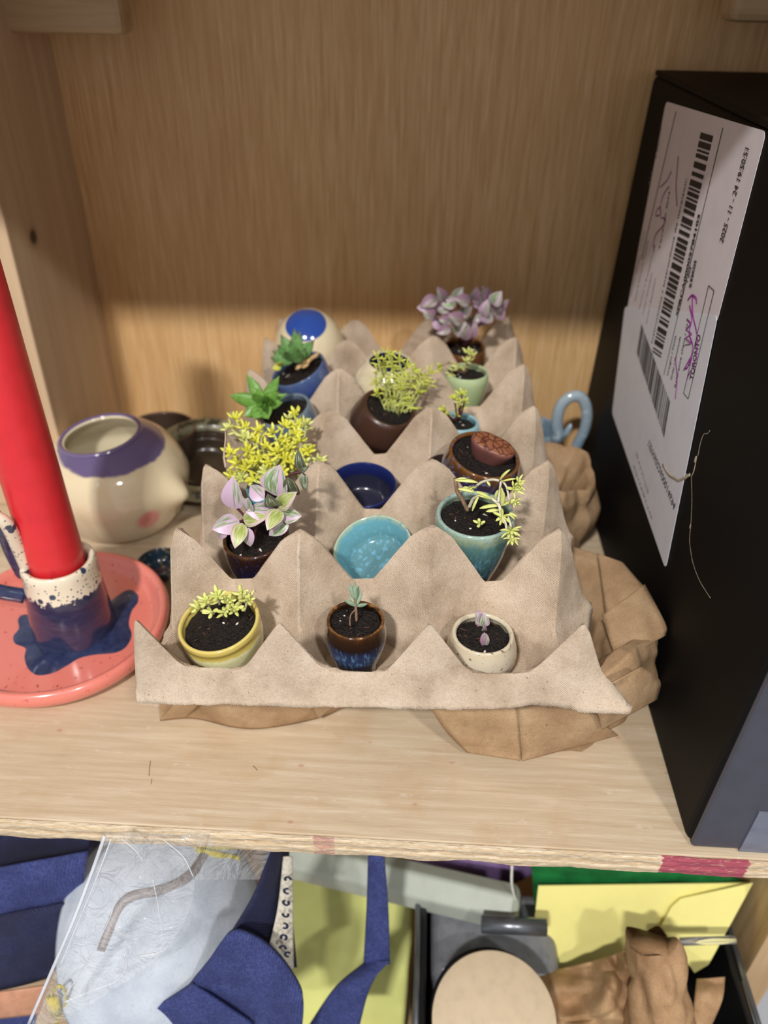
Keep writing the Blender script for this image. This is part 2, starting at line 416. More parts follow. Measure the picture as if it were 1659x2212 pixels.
# ------------------------------------------------------------------ the egg tray
PX, PY = 4.87, 4.9
ZT, ZN, ZB = 10.5, 8.25, 6.0
pk = {(i, j): (random.uniform(-.12, .12), random.uniform(-.12, .12), random.uniform(-.12, .12)) for i in range(4) for j in range(7)}
def tray_h(x, y):
    """x, y in cm from the front-left peak"""
    a = min(3, max(0, round(x/PX))); b = min(6, max(0, round(y/PY)))
    jx, jy, jz = pk[(a, b)]
    ox = max(0, -x)+max(0, x-3*PX); oy = max(0, -y)+max(0, y-6*PY)
    p = abs(x-a*PX-jx*.5); q = abs(y-b*PY-jy*.5)
    if x < 0: p += ox*1.5
    elif x > 3*PX: p += ox*.62*lerp(.45, 1, sstep(-.4, 2.5, y))
    if y < 0: q += oy*2.4
    elif y > 6*PY: q += oy*2
    D = .9*(p+q)+.1*math.hypot(p, q); D1 = p+q+1e-6; fe = max(0., D1-.80)/D1
    top = ZT+jz if b > 0 else ZT-.05+jz
    cut = .5 if b > 0 else .10
    pyr = top - (-.12 + .85*max(0., min(D1, .80)-.20) + 1.5*p*fe + 3.0*q*fe if b > 0 else 1.62*max(0., D-cut) + .25*min(D, cut)) + (.10*q if b > 0 and y < b*PY else 0)
    # the bowl of the nearest cell
    ca = min(2, max(0, math.floor(x/PX))); cb = min(5, max(0, math.floor(y/PY)))
    u = (x-(ca+.5)*PX)/PX; v = (y-(cb+.5)*PY)/PY
    r = math.hypot(u, v)*2
    k = max(0., min(1., (r-.60)/.40)); rim = ZN - 1.0*sstep(-.05, .25, abs(u)-abs(v))
    bowl = ZB + (rim-ZB)*(k**.8)*(1.0) + .25*noise.noise(Vector((x*.3, y*.3, 5)))
    if b == 0 and y < PY*.5: rim = lerp(ZN+.1 + .3*(abs(u)*2)**2, rim, sstep(.05, 1.6, y))
    if ox > 0: rim -= ox*(1.0 *sstep(-.2, 3., y+1.2) if x > 0 else .6)
    if oy > 0: rim -= oy*1.75
    if b > 0: pyr += .06*(math.exp(-(p/.07)**2)*sstep(.25, .5, q)+math.exp(-(q/.07)**2)*sstep(.25, .5, p)*.5)
    else: pyr += .13*math.exp(-(p/.08)**2)*sstep(.1, .35, q)
    low = min(rim, bowl if (ox+oy) == 0 else rim)
    k = .07 if b > 0 else .45; h = max(0., min(1., .5+.5*(pyr-low)/k))
    return low*(1-h)+pyr*h + k*h*(1-h)
def tray_world(x, y, z):
    X = -1.62 - 1.5*PX + x; Y = 18.95+y
    b = y/PY
    drop = 0 if b < 4 else -.4*sstep(4, 5, b)-.75*sstep(5, 6.2, b)
    n = noise.noise(Vector((x*.25, y*.25, 2)))*.12
    return Vector((X+n*1.1, Y+noise.noise(Vector((x*.3, y*.3, 8)))*.12, z+drop+.052*(X+1.62)+n*.5
                   + .018*noise.noise(Vector((x*3, y*3, z*3)))))
def tray():
    mb = MB(); N = 48
    xs = [-1.0+k*.2 for k in range(5)]
    nx = 3*N; ny = 6*N
    def left_ext(y):
        b = y/PY
        return -(.3 + .12*noise.noise(Vector((y*1.5, 0, 4)))+.05*noise.noise(Vector((y*6, 0, 4))) + 1.0*math.exp(-((b-1.5)/.16)**2) + (.3*math.exp(-((b-.1)/.2)**2)) + .3*math.exp(-((b-2.6)/.1)**2))
    def right_ext(y):
        b = y/PY
        return 3*PX+ 1.75 + .12*noise.noise(Vector((y*1.1, 3, 4)))+.05*noise.noise(Vector((y*6, 3, 4))) - .12*b + .35*math.exp(-((b+.05)/.12)**2)
    def front_ext(x):
        return -(.62+.05*noise.noise(Vector((x*1.2, 7, 4)))*.5+.03*noise.noise(Vector((x*8, 7, 4))) + .10*sstep(3*PX+.02, 3*PX+.2, x) - .20*math.exp(-((x-2.78*PX)/.9)**2))
    E = 9
    tot_x = nx+2*E; tot_y = ny+2*E
    def coord(k, n, cell, lo, hi):
        if k < E: return lerp(lo, 0, k/E)
        if k > n+E: return lerp(n/N*cell, hi, (k-n-E)/E)
        return (k-E)/N*cell
    vs = []; 
    for j in range(tot_y+1):
        for i in range(tot_x+1):
            y = coord(j, ny, PY, -.66, 6*PY+.45)
            x = coord(i, nx, PX, left_ext(y), right_ext(y))
            if j < E: y = coord(j, ny, PY, front_ext(x), 0)
            z = tray_h(x, y)
            wf = max(0, (E-j)/E)**2.5; wb = max(0, (j-ny-E)/E)**2.5; wl = max(0, (E-i)/E)**3; wr = max(0, (i-nx-E)/E)**2
            z = lerp(z, 7.1+.05*noise.noise(Vector((x*2, 0, 3))), wf); z = lerp(z, 7.4, wb*(1-wf)); z = lerp(z, min(z, 7.4), wl*(1-wf)); z = lerp(z, min(z, 6.9), wr*(1-wf))
            vs.append(tray_world(x, y, z))
    fs = []; W = tot_x+1
    for j in range(tot_y):
        for i in range(tot_x):
            # the torn hole in the left wall between the second and third rows of peaks
            y = coord(j, ny, PY, -.66, 6*PY); 
            fs.append((j*W+i, j*W+i+1, (j+1)*W+i+1, (j+1)*W+i))
    mb.add(vs, fs)
    o = mb.build('egg_tray', M['tray'], solid=.2)
    bm = bmesh.new(); bm.from_mesh(o.data)
    for e_ in bm.edges:
        if len(e_.link_faces) == 2 and e_.calc_face_angle(0) > math.radians(24): e_.smooth = False
    bm.to_mesh(o.data); bm.free()
    return tag(o, 'grey-beige pulp egg tray with pointed peaks, torn left edge, full of little pots', 'egg tray')
tr = tray()
# thin ragged strip peeling up from the left edge of the tray
mb = MB()
pth = [atY(488, 1010, 28.3), atY(484, 985, 28.6), atY(487, 950, 29.0), atY(486, 924, 29.3)]
tube(mb, catmull(pth, 6), lambda t: .16*(1-t)**.6+.01, 6, flat=.35)
mb.build('torn_strip', M['tray'], tr)

# ------------------------------------------------------------------ kraft wrapped bundles under the tray
def bundle(name, cx, cy, R, zt, label, seed, zf=None, ang0=0, elong=1.0, nst=15, mouth=.62, mat='kraft', group=None, amp=.5, rot=0, ctrl=None):
    rnd = random.Random(seed)
    st = []
    for k in range(nst):
        st.append((rnd.uniform(.93, 1.07), rnd.uniform(-.35, .35), rnd.uniform(-.25, .25)))
    prof = [(.0, .03), (.72, .03), (.93, .35), (1.02, .42*zt), (.98, .86*zt), (.9, zt), (.80, zt*.97), (mouth, zt*.62), (mouth*.8, zt*.25), (0, zt*.2)]
    mb = MB()
    def fn(u, v):
        a = 2*math.pi*u; ka = (a/(2*math.pi))*nst; i0 = int(ka) % nst; f = ka-int(ka)
        i1 = (i0+1) % nst
        kk = lerp(st[i0][0], st[i1][0], f); dz = lerp(st[i0][1], st[i1][1], f)
        # chord of a facet rather than an arc
        A0 = 2*math.pi*int(ka)/nst; A1 = A0+2*math.pi/nst
        dx = lerp(math.cos(A0), math.cos(A1), f); dy = lerp(math.sin(A0), math.sin(A1), f)
        pv = v*(len(prof)-1); j = min(int(pv), len(prof)-2); g = pv-j
        r = lerp(prof[j][0], prof[j+1][0], g)*R; z = lerp(prof[j][1], prof[j+1][1], g)
        if z > .5: z += dz*z/zt
        if ctrl: kk *= ctrl(a)
        x = r*kk*dx*elong; y = r*kk*dy
        x, y = x*math.cos(rot)-y*math.sin(rot), x*math.sin(rot)+y*math.cos(rot)
        p = Vector((cx+x, cy+y, z))
        c = crease(p, .38, seed)-.4
        n = Vector((dx, dy, .3)).normalized()
        p += n*(c*amp*min(1, v*5)) + n*.06*noise.noise(p*2.)
        p.z = max(.03, p.z)
        return p
    mb.grid(150, 74, fn, cu=True, smooth=True)
    o = mb.build(name, M[mat], solid=.05)
    return tag(o, label, 'wrapped parcel', group)
bundle('kraft_bundle', 6.3, 27.2, 5.25, 4.6, 'open-topped brown kraft paper bundle sticking out under the right front corner of the egg tray', 3, elong=1.0, amp=.55)
bundle('kraft_bundle', -6.1, 27.0, 4.0, 4.7, 'brown kraft paper bundle under the left front corner of the egg tray', 9, elong=1.14, nst=7, amp=.7, mouth=.5)
bundle('kraft_bundle', 7.6, 38.2, 3.5, 5.2, 'crumpled brown paper bundle between the egg tray and black box, before the blue ring handle', 5, elong=.85, nst=9, amp=.9, mouth=.5)
# loose folds of the paper
def flap(pts, nu=14, nv=14, amp=.08, seed=0, mat='kraft', name='paper_fold', parent=None, solid=.04, sc=.5):
    """four corner points, bilinear, crumpled"""
    A, B, C_, D = [Vector(p) for p in pts]
    n = (B-A).cross(D-A).normalized()
    mb = MB()
    def fn(u, v):
        p = lerp(lerp(A, B, u), lerp(D, C_, u), v)
        return p + n*amp*(crease(p, sc, seed)*2-.8) + n*amp*.6*noise.noise(p*1.5)
    mb.grid(nu, nv, fn)
    return mb.build(name, M[mat], parent, solid=solid)
# ------------------------------------------------------------------ glazes and leaves
G = lambda *a, **k: m_glaze(*a, **k)
M['g_yellow'] = G('glaze_yellow', [(0, rgb(176, 180, 130)), (.7, rgb(220, 220, 176)), (1.86, rgb(222, 222, 176)), (1.96, rgb(204, 184, 92)), (2.2, rgb(212, 190, 100)), (2.5, rgb(222, 202, 116))], wob=.05, speck=(rgb(190, 196, 120), .12, 16))
M['g_brownblue'] = G('glaze_brown_blue', [(0, rgb(18, 22, 34)), (.95, rgb(18, 24, 40)), (1.2, rgb(48, 74, 116)), (1.75, rgb(34, 46, 78)), (1.92, rgb(32, 20, 18)), (2.3, rgb(46, 28, 18)), (2.5, rgb(72, 44, 22)), (2.58, rgb(150, 104, 54))], wob=.1, runs=(rgb(110, 146, 190), .8, 1.95))
M['g_cream'] = G('glaze_cream', [(0, rgb(150, 150, 150)), (.6, rgb(196, 190, 178)), (1.8, rgb(214, 202, 176))], wob=.15, speck=(rgb(120, 100, 80), .0, 6))
M['g_darkblue'] = G('glaze_dark_blue', [(0, rgb(12, 12, 28)), (1.5, rgb(24, 22, 58)), (2.1, rgb(26, 16, 26)), (2.6, rgb(40, 22, 16)), (2.8, rgb(80, 48, 26))], wob=.12, speck=(rgb(50, 58, 110), .05, 9))
M['g_turq'] = G('glaze_turquoise', [(0, rgb(96, 140, 150)), (1.0, rgb(110, 176, 190)), (1.22, rgb(186, 204, 176))], wob=.08, speck=(rgb(116, 176, 200), .35, 5))
M['g_teal'] = G('glaze_teal', [(0, rgb(18, 34, 38)), (.7, rgb(40, 72, 76)), (1.7, rgb(66, 108, 110)), (2.75, rgb(90, 130, 124)), (3.1, rgb(146, 162, 130)), (3.3, rgb(160, 186, 176))], wob=.15, runs=(rgb(110, 160, 190), .4, 3.0), speck=(rgb(90, 140, 170), .1, 9))
M['g_aqua'] = G('glaze_aqua', [(0, rgb(60, 150, 176)), (2.6, rgb(110, 190, 210))])
M['g_navy'] = G('glaze_navy', [(0, rgb(40, 42, 60)), (.8, rgb(36, 38, 56)), (.95, rgb(22, 28, 76)), (1.4, rgb(30, 42, 100))], wob=.03, rough=.2)
M['g_lithops'] = G('glaze_blue_amber', [(0, rgb(18, 28, 42)), (.9, rgb(28, 44, 84)), (2.2, rgb(38, 40, 84)), (2.6, rgb(58, 42, 52)), (2.85, rgb(86, 54, 28)), (3.1, rgb(120, 80, 38))], wob=.1, speck=(rgb(96, 110, 150), .15, 5))
M['g_steel'] = G('glaze_steel_blue', [(0, rgb(40, 62, 92)), (1.3, rgb(74, 100, 130)), (2.7, rgb(112, 130, 146))], wob=.3, rough=.25)
M['g_choc'] = G('glaze_chocolate', [(0, rgb(40, 26, 20)), (3, rgb(72, 48, 38))], rough=.3, coat=.2)
M['g_sky'] = G('glaze_sky', [(0, rgb(120, 176, 192)), (3, rgb(150, 196, 208))], rough=.2)
M['g_cobalt'] = G('glaze_cobalt', [(0, rgb(38, 52, 150)), (1.2, rgb(52, 74, 140)), (2.4, rgb(84, 104, 146))], wob=.25, rough=.15)
M['g_ivory'] = G('glaze_ivory', [(0, rgb(214, 202, 170)), (4, rgb(232, 220, 188))], wob=.1)
M['g_mint'] = G('glaze_mint', [(0, rgb(150, 170, 120)), (2.6, rgb(186, 204, 158))])
M['g_umber'] = G('glaze_umber', [(0, rgb(46, 32, 28)), (1.4, rgb(64, 48, 44)), (2.5, rgb(104, 66, 36))], rough=.2)
M['g_bluein'] = G('glaze_deep_blue', [(0, rgb(20, 26, 60)), (4, rgb(34, 48, 100))])
M['sedum_hot'] = m_leaf('sedum_yellow', rgb(214, 212, 62), rgb(232, 232, 104))
M['sedum_pale'] = m_leaf('sedum_pale', rgb(206, 214, 116), rgb(226, 228, 150))
M['sedum_lime'] = m_leaf('sedum_lime', rgb(196, 206, 70), rgb(216, 220, 110))
M['stem_pale'] = m_plain('pale_stem', rgb(214, 208, 186), .5)
M['stem_lime'] = m_plain('lime_stem', rgb(190, 196, 120), .5)
M['stem_brown'] = m_plain('brown_stem', rgb(150, 120, 96), .7, .2, 12)
M['stem_dark'] = m_plain('dark_stem', rgb(88, 46, 50), .5)
M['ech_lime'] = m_leaf('rosette_lime', rgb(92, 142, 54), rgb(120, 166, 76), rgb(120, 160, 70))
M['ech_green'] = m_leaf('rosette_green', rgb(84, 130, 68), rgb(124, 166, 100), rgb(96, 70, 66))
M['greygreen'] = m_leaf('grey_green_leaf', rgb(140, 168, 140), rgb(168, 192, 164), rgb(150, 130, 130))
M['tr1'] = m_stripe('striped_green', rgb(112, 134, 96), rgb(150, 172, 130), rgb(200, 172, 196), .54, 1.3)
M['tr2'] = m_stripe('striped_pink', rgb(120, 138, 108), rgb(150, 164, 134), rgb(202, 174, 198), .44, 4.1)
M['tr3'] = m_stripe('striped_lime', rgb(150, 166, 84), rgb(180, 190, 110), rgb(212, 186, 190), .60, 7.7)
M['tr4'] = m_stripe('striped_dark', rgb(78, 88, 62), rgb(100, 112, 84), rgb(120, 100, 96), .64, 2.2)
M['tr5'] = m_stripe('striped_dusky', rgb(120, 118, 108), rgb(150, 152, 136), rgb(150, 118, 138), .46, 3.4)

def pot_obj(name, rim_px, Y, R, h, prof, mat, label, cat='plant pot', tilt=(0, 0), soil=.28, inner=.16, group=None, inside=None):
    """prof: outer profile [(r/R, z/h)] foot to rim.  tilt: radians about x and y."""
    rim = atY(rim_px[0], rim_px[1], Y)
    Rm = (Matrix.Rotation(tilt[1], 3, 'Y') @ Matrix.Rotation(tilt[0], 3, 'X'))
    base = rim - Rm @ Vector((0, 0, h))
    e = empty(name, base, Rm.to_euler(), label, cat, group)
    out = smooth_prof([(r*R, z*h) for r, z in prof], 5)
    rr, zz = prof[-1][0]*R, h
    lip = [(rr-inner*.25, zz+inner*.22), (rr-inner*.7, zz+inner*.12), (rr-inner, zz-inner*.5)]
    ins = [(max(.1, r*R-inner), z*h) for r, z in reversed(prof[1:-1])]
    ins = [p for p in ins if p[1] > inner]
    mb = MB(); allp = out + smooth_prof(lip+ins+[(ins[-1][0]*.8 if ins else rr*.7, inner), (.001, inner)], 4)
    if inside:
        lathe(mb, allp[:len(out)+6], 64, wob=.015, seed=R*7); mb.build('pot', M[mat], e)
        mb = MB(); lathe(mb, allp[len(out)+5:], 64, wob=.015, seed=R*7, close=False); mb.build('inside', M[inside], e)
    else:
        lathe(mb, allp, 64, wob=.015, seed=R*7); mb.build('pot', M[mat], e)
    if soil is not None:
        sz = h-soil; 
        # soil radius at that height
        cand = [r for r, z in ins+[(rr-inner, h)] if abs(z-sz) < .6*h] or [rr-inner]
        sr = (rr-inner)*1.02 if soil < .5 else max(cand)
        so = MB(); sd = random.random()*50
        so.grid(40, 14, lambda u, v: (lambda a, r: (r*math.cos(a), r*math.sin(a), sz + .10*noise.noise(Vector((r*math.cos(a)*3, r*math.sin(a)*3, sd)))+.06*noise.noise(Vector((r*math.cos(a)*8, r*math.sin(a)*8, sd)))+.08*(1-(r/sr)**2)))(2*math.pi*u, sr*v), cu=True)
        rnd = random.Random(int(R*1000+Y*10))
        for k in range(int(11*R)):
            a = rnd.uniform(0, 6.28); r = sr*math.sqrt(rnd.random())*.93
            c = Vector((r*math.cos(a), r*math.sin(a), sz+.1)); d = Vector((rnd.uniform(-1, 1), rnd.uniform(-1, 1), rnd.uniform(-.2, .3)))*rnd.uniform(.06, .16)
            mi = 1 if rnd.random() < .8 else 2
            plump(so, c-d, c+d, rnd.uniform(.04, .08) if mi == 1 else .09, .7, mi=mi, nu=5, nv=4)
        so.build('soil', [M['soil'], M['bark'], M['perlite']], e)
    return e, Rm, base, h
def loc(e, p):                             # world cm point -> the pot's own frame
    m = Matrix.Translation(e.location/S) @ e.rotation_euler.to_matrix().to_4x4()
    return m.inverted() @ Vector(p)
def star(mb, c, axis, n, L, wd, spread=(.3, 1.3), rnd=random, shape='oval', mi=0, thk=.6, nu=6, nv=5):
    c = Vector(c); s, d, nn = basis(axis, (.3, .2, 1) if abs(Vector(axis).normalized().z) < .95 else (1, 0, 0))
    for k in range(n):
        a = k*2.399+rnd.uniform(-.2, .2); el = lerp(spread[1], spread[0], k/max(1, n-1))+rnd.uniform(-.12, .12)
        v = d*math.cos(el) + (s*math.cos(a)+nn*math.sin(a))*math.sin(el)
        l = L*rnd.uniform(.75, 1.1)*(1 if k < n*.7 else .7)
        plump(mb, c+v*.04, c+v*l, wd*rnd.uniform(.85, 1.15), thk, bend=-.06, up=d, mi=mi, shape=shape, nu=nu, nv=nv)
def sprig(e, pts, n=9, L=.42, wd=.15, leaf='sedum_pale', stem='stem_pale', side=.35, sr=.045, rnd=random, name='sprig', shape='oval', axis=None):
    """stem (world cm points) with leaves along it and a star of leaves at the end"""
    P = catmull([loc(e, p) for p in pts], 5) if len(pts) > 1 else [loc(e, pts[0])]
    mb = MB()
    if len(P) > 1:
        tube(mb, P, sr, 6, mi=1)
        tot = sum((P[i+1]-P[i]).length for i in range(len(P)-1))
        m = int(tot/side) if side else 0
        for k in range(m):
            i = int((k+1)/(m+1)*(len(P)-1)); p = P[i]; d = (P[min(i+1, len(P)-1)]-P[i-1]).normalized() if i else Vector((0, 0, 1))
            s, dd, nn = basis(d)
            a = k*2.4; v = (s*math.cos(a)+nn*math.sin(a)+dd*.5).normalized()
            plump(mb, p, p+v*L*rnd.uniform(.7, 1.1), wd, .6, nu=6, nv=5)
    end = P[-1]; ax = Vector(axis) if axis else ((P[-1]-P[-3]) if len(P) > 3 else Vector((0, -.3, 1)))
    star(mb, end, ax, n, L, wd, rnd=rnd, shape=shape)
    return mb.build(name, [M[leaf], M[stem]], e)

# a: yellow pot
R_ = random.Random(3)
EA, *_ = pot_obj('potted_sedum', (472, 1342), 21.2, 1.53, 2.45, [(.55, 0), (.72, .1), (.9, .4), (.98, .7), (.96, .84), (1.0, .93), (.99, 1)], 'g_yellow',
    'pale sedum in a wide yellow-rimmed speckled cream pot, front left cell of the egg tray', tilt=(.12, -.12), soil=.3)
for (x, y, bx, by, n) in ((446, 1298, 452, 1312, 8), (470, 1288, 474, 1306, 9), (494, 1300, 488, 1318, 9), (508, 1316, 500, 1326, 8), (536, 1296, 528, 1320, 8), (522, 1284, 520, 1306, 6), (430, 1312, 440, 1318, 6), (458, 1322, 462, 1326, 5), (486, 1322, 482, 1330, 5)):
    sprig(EA, [atY(bx, by, 21.2), atY((x+bx)/2, (y+by)/2-2, 21.1), atY(x, y, 21.0)], n, .40, .15, 'sedum_pale', side=.3, rnd=R_)
# b: brown and blue pot
EB, *_ = pot_obj('potted_stonecrop', (768, 1338), 21.2, 1.05, 2.5, [(.7, 0), (.74, .08), (.78, .2), (1.0, .5), (1.08, .72), (1.03, .9), (1, 1)], 'g_brownblue',
    'tiny grey-green cutting in a small brown and blue pot, front middle cell of tray', soil=.22, inner=.13)
mb = MB(); tube(mb, catmull([loc(EB, atY(770, 1342, 21.1)), loc(EB, atY(769, 1318, 21.1)), loc(EB, atY(766, 1285, 21.1))], 5), .05, 6)
tube(mb, catmull([loc(EB, atY(768, 1316, 21.1)), loc(EB, atY(757, 1330, 20.9)), loc(EB, atY(756, 1352, 20.6))], 5), .02, 5)
SB = mb.build('stem', M['stem_brown'], EB)
for (bx, by, tx, ty, w_, dy) in ((768, 1300, 757, 1258, .17, .1), (768, 1298, 766, 1252, .17, -.1), (767, 1302, 775, 1265, .16, .2), (766, 1290, 751, 1262, .13, .3), (770, 1308, 784, 1275, .13, 0), (771, 1310, 741, 1295, .16, -.3), (771, 1310, 795, 1304, .15, -.3), (769, 1296, 779, 1262, .12, .3), (768, 1305, 752, 1282, .12, .3)):
    mb = MB(); plump(mb, loc(EB, atY(bx, by, 21.1)), loc(EB, atY(tx, ty, 21.1+dy)), w_, .5, shape='point', up=(0, -1, .5)); mb.build('leaf', M['greygreen'], SB)
# c: cream pot
EC, *_ = pot_obj('potted_wandering_plant', (1043, 1368), 21.2, 1.12, 1.9, [(.65, 0), (.9, .1), (1.14, .45), (1.14, .7), (1.04, .92), (1, 1)], 'g_cream',
    'cutting with two purple-green leaves in a round cream pot, front right cell of the tray', soil=.25, inner=.16)
for (bx, by, tx, ty, w_, k, dy) in ((1043, 1352, 1030, 1317, .46, 'tr5', .25), (1046, 1354, 1046, 1322, .36, 'tr1', .1), (1046, 1366, 1047, 1399, .34, 'tr5', -.1), (1045, 1362, 1046, 1348, .2, 'tr5', -.2)):
    mb = MB(); blade(mb, loc(EC, atY(bx, by, 20.9)), loc(EC, atY(tx, ty, 20.9+dy)), w_, (0, -1, .8), fold=.3); mb.build('leaf', M[k], EC)
# d: dark pot with the large striped plant
ED, *_ = pot_obj('potted_striped_plant', (552, 1158), 26.0, 1.38, 2.7, [(.6, 0), (.8, .12), (1.0, .5), (1.04, .75), (1.0, 1)], 'g_darkblue',
    'big pink-green striped leaves over a dark blue pot, second row left cell', tilt=(.1, -.12), soil=.35)
LV = [((594,1070),(605,1003),1.18,'tr1',.2),((507,1099),(504,1028),.92,'tr2',.1),((517,1126),(458,1144),.84,'tr2',-.5),((523,1130),(507,1185),.68,'tr3',-.9),
 ((526,1124),(582,1114),.62,'tr3',-.5),((588,1103),(531,1106),.78,'tr2',-.3),((599,1094),(578,1066),.7,'tr4',-.5),((602,1095),(642,1062),.66,'tr3',-.4),
 ((605,1101),(577,1146),.70,'tr3',-.9),((610,1112),(652,1115),.66,'tr1',-.2),((622,1124),(581,1157),.62,'tr1',-.2),((537,1140),(541,1181),.55,'tr2',-.2),
 ((571,1078),(540,1049),.66,'tr2',.5),((622,1030),(644,1070),.62,'tr4',.6),((655,1017),(644,970),.44,'tr4',-.2),((656,1022),(660,1062),.36,'tr4',-.2),((650,1020),(669,1007),.22,'tr4',-.4),((492,1138),(474,1163),.45,'tr2',.1),((536,1075),(545,1110),.5,'tr1',.4)]
for pts in (((540,1165),(530,1120),(510,1095)),((548,1165),(560,1120),(600,1094)),((600,1080),(622,1030),(654,1018)),((530,1150),(520,1130))):
    mb = MB(); tube(mb, catmull([loc(ED, atY(x, y, 25.7)) for x, y in pts], 6), .06, 6); SD = mb.build('stem', M['stem_dark'], ED)
for k, (b_, t_, w_, mk, dy) in enumerate(LV):
    lay = -.05*k
    mb = MB(); blade(mb, loc(ED, atY(*b_, 25.6+lay*.5)), loc(ED, atY(*t_, 25.6+dy+lay*.5)), w_, (random.uniform(-.25, .25), -1, .75), fold=.22, bend=.10)
    mb.build('leaf', M[mk], SD)
# e: turquoise dish
pot_obj('dish', (804, 1186), 26.3, 1.72, 1.2, [(.45, 0), (.6, .05), (.85, .5), (1.0, 1)], 'g_turq', 'small empty turquoise dish leaning in the second row middle cell', cat='dish', tilt=(.36, -.25), soil=None, inner=.12)
# f: teal pot
EF, *_ = pot_obj('potted_trailing_sedum', (1027, 1110), 26.0, 1.56, 3.3, [(.55, 0), (.62, .08), (.8, .35), (.97, .7), (1.02, .88), (1.0, 1)], 'g_teal',
    'trailing pale sedum in a tall teal pot with milky blue runs, second row right cell', soil=.35, inner=.17, tilt=(.05, 0))
R_ = random.Random(5)
for pts, st, rr in ((((1010,1103,26.2),(998,1078,26.2),(988,1062,26.2),(983,1034,26.2)), 'stem_brown', .085),
    (((1013,1096,25.8),(1024,1076,25.7),(1042,1070,25.6),(1064,1078,25.4),(1078,1092,25.2),(1082,1112,24.9)), 'stem_pale', .065),
    (((1022,1056,25.9),(1040,1042,25.8),(1062,1036,25.6),(1078,1038,25.5)), 'stem_pale', .055),
    (((1082,1036,25.5),(1094,1052,25.2),(1100,1082,24.9)), 'stem_pale', .04), (((1082,1040,25.4),(1078,1070,25.3),(1076,1085,25.2)), 'stem_pale', .045),
    (((1084,1112,24.9),(1092,1130,24.5),(1094,1143,24.3)), 'stem_pale', .05), (((1096,1112,24.9),(1103,1135,24.5),(1102,1150,24.3)), 'stem_pale', .045)):
    mb = MB(); tube(mb, catmull([loc(EF, atY(*p)) for p in pts], 6), rr, 7); SF = mb.build('stem', M[st], EF)
for b_, t_, w_ in (((984,1038),(1032,1042),.2),((984,1036),(1008,1033),.12),((990,1056),(1024,1063),.2),((1062,1078),(1028,1062),.22),((1078,1092),(1036,1098),.2),((1080,1102),(1050,1105),.2),((1085,1078),(1082,1052),.2),((1084,1092),(1086,1060),.24),((1086,1092),(1117,1078),.2),
        ((1080,1036),(1102,1014),.18),((1084,1040),(1116,1034),.12),((1034,1072),(1020,1104),.14),((1060,1078),(1032,1070),.16),((1070,1078),(1076,1058),.15),((1052,1040),(1059,1050),.12),((1100,1108),(1117,1116),.16),((1100,1110),(1112,1122),.14)):
    mb = MB(); plump(mb, loc(EF, atY(*b_, 25.3)), loc(EF, atY(*t_, 25.2)), w_, .6, bend=.05); mb.build('leaf', M['sedum_pale'], SF)
for (x, y, Y, n, L, ax) in ((1112,1056,25.1,12,.42,(.5,-.5,.6)),(1120,1042,25.1,9,.4,(.8,-.3,.7)),(1016,1054,25.7,7,.3,(0,-1,-.2)),(1086,1116,24.8,10,.42,(-.1,-1,.2)),(1103,1146,24.2,12,.45,(.2,-1,-.2)),(1106,1163,24.0,9,.42,(.2,-.8,-.6)),(1112,1084,25.0,7,.3,(.6,-.8,0)),(1037,1131,25.2,6,.28,(0,-.6,1))):
    mb = MB(); star(mb, loc(EF, atY(x, y, Y)), ax, n, L, .13, (.4, 1.5), R_); mb.build('leaf_cluster', M['sedum_pale'], SF)
# g: aqua pot with the bright sedum
EG, *_ = pot_obj('potted_golden_sedum', (585, 1052), 30.6, 1.15, 1.9, [(.6, 0), (.8, .15), (1.0, .6), (1.0, 1)], 'g_aqua',
    'thick mop of bright yellow sedum over an aqua blue pot, third row left cell', soil=.3)
R_ = random.Random(11)
gp = [(508,905),(497,925),(528,945),(530,925),(552,952),(498,978),(512,1000),(530,1012),(500,1030),(520,1035),(547,1035),(545,1000),(560,990),(575,965),(560,930),(590,935),(610,955),(626,905),(648,920),(640,895),(660,918),(640,940),(600,975),(615,990),(580,1000),(595,1015),(626,968),(645,955),(650,985),(630,1000),(575,1020),(690,995),(610,1020),(535,975),(570,1045),(665,975),(655,1000),(615,920)]
for i, (x, y) in enumerate(gp):
    t = (y-895)/150.; Yt = 32.6-3.6*t+R_.uniform(-.3, .3)
    end = atY(x, y, Yt); root = Vector((end.x*.5+EG.location.x/S*.5, 30.8, 8.3))
    mid = lerp(root, end, .55)+Vector((R_.uniform(-.3, .3), 0, .5))
    ax = (end-root).normalized()*.7+Vector((R_.uniform(-.5, .5), -.5, .4))
    sprig(EG, [root, mid, end], R_.randint(7, 10), .50, .17, 'sedum_hot' if R_.random() < .8 else 'sedum_pale', 'stem_lime', side=.45, sr=.045, rnd=R_, axis=ax)
# h: navy dish
pot_obj('dish', (783, 1046), 30.9, 1.6, 1.4, [(.5, 0), (.62, .04), (.85, .45), (1.0, 1)], 'g_navy', 'small empty navy blue dish in the third row middle cell', cat='dish', tilt=(.16, 0), soil=None, inner=.12)
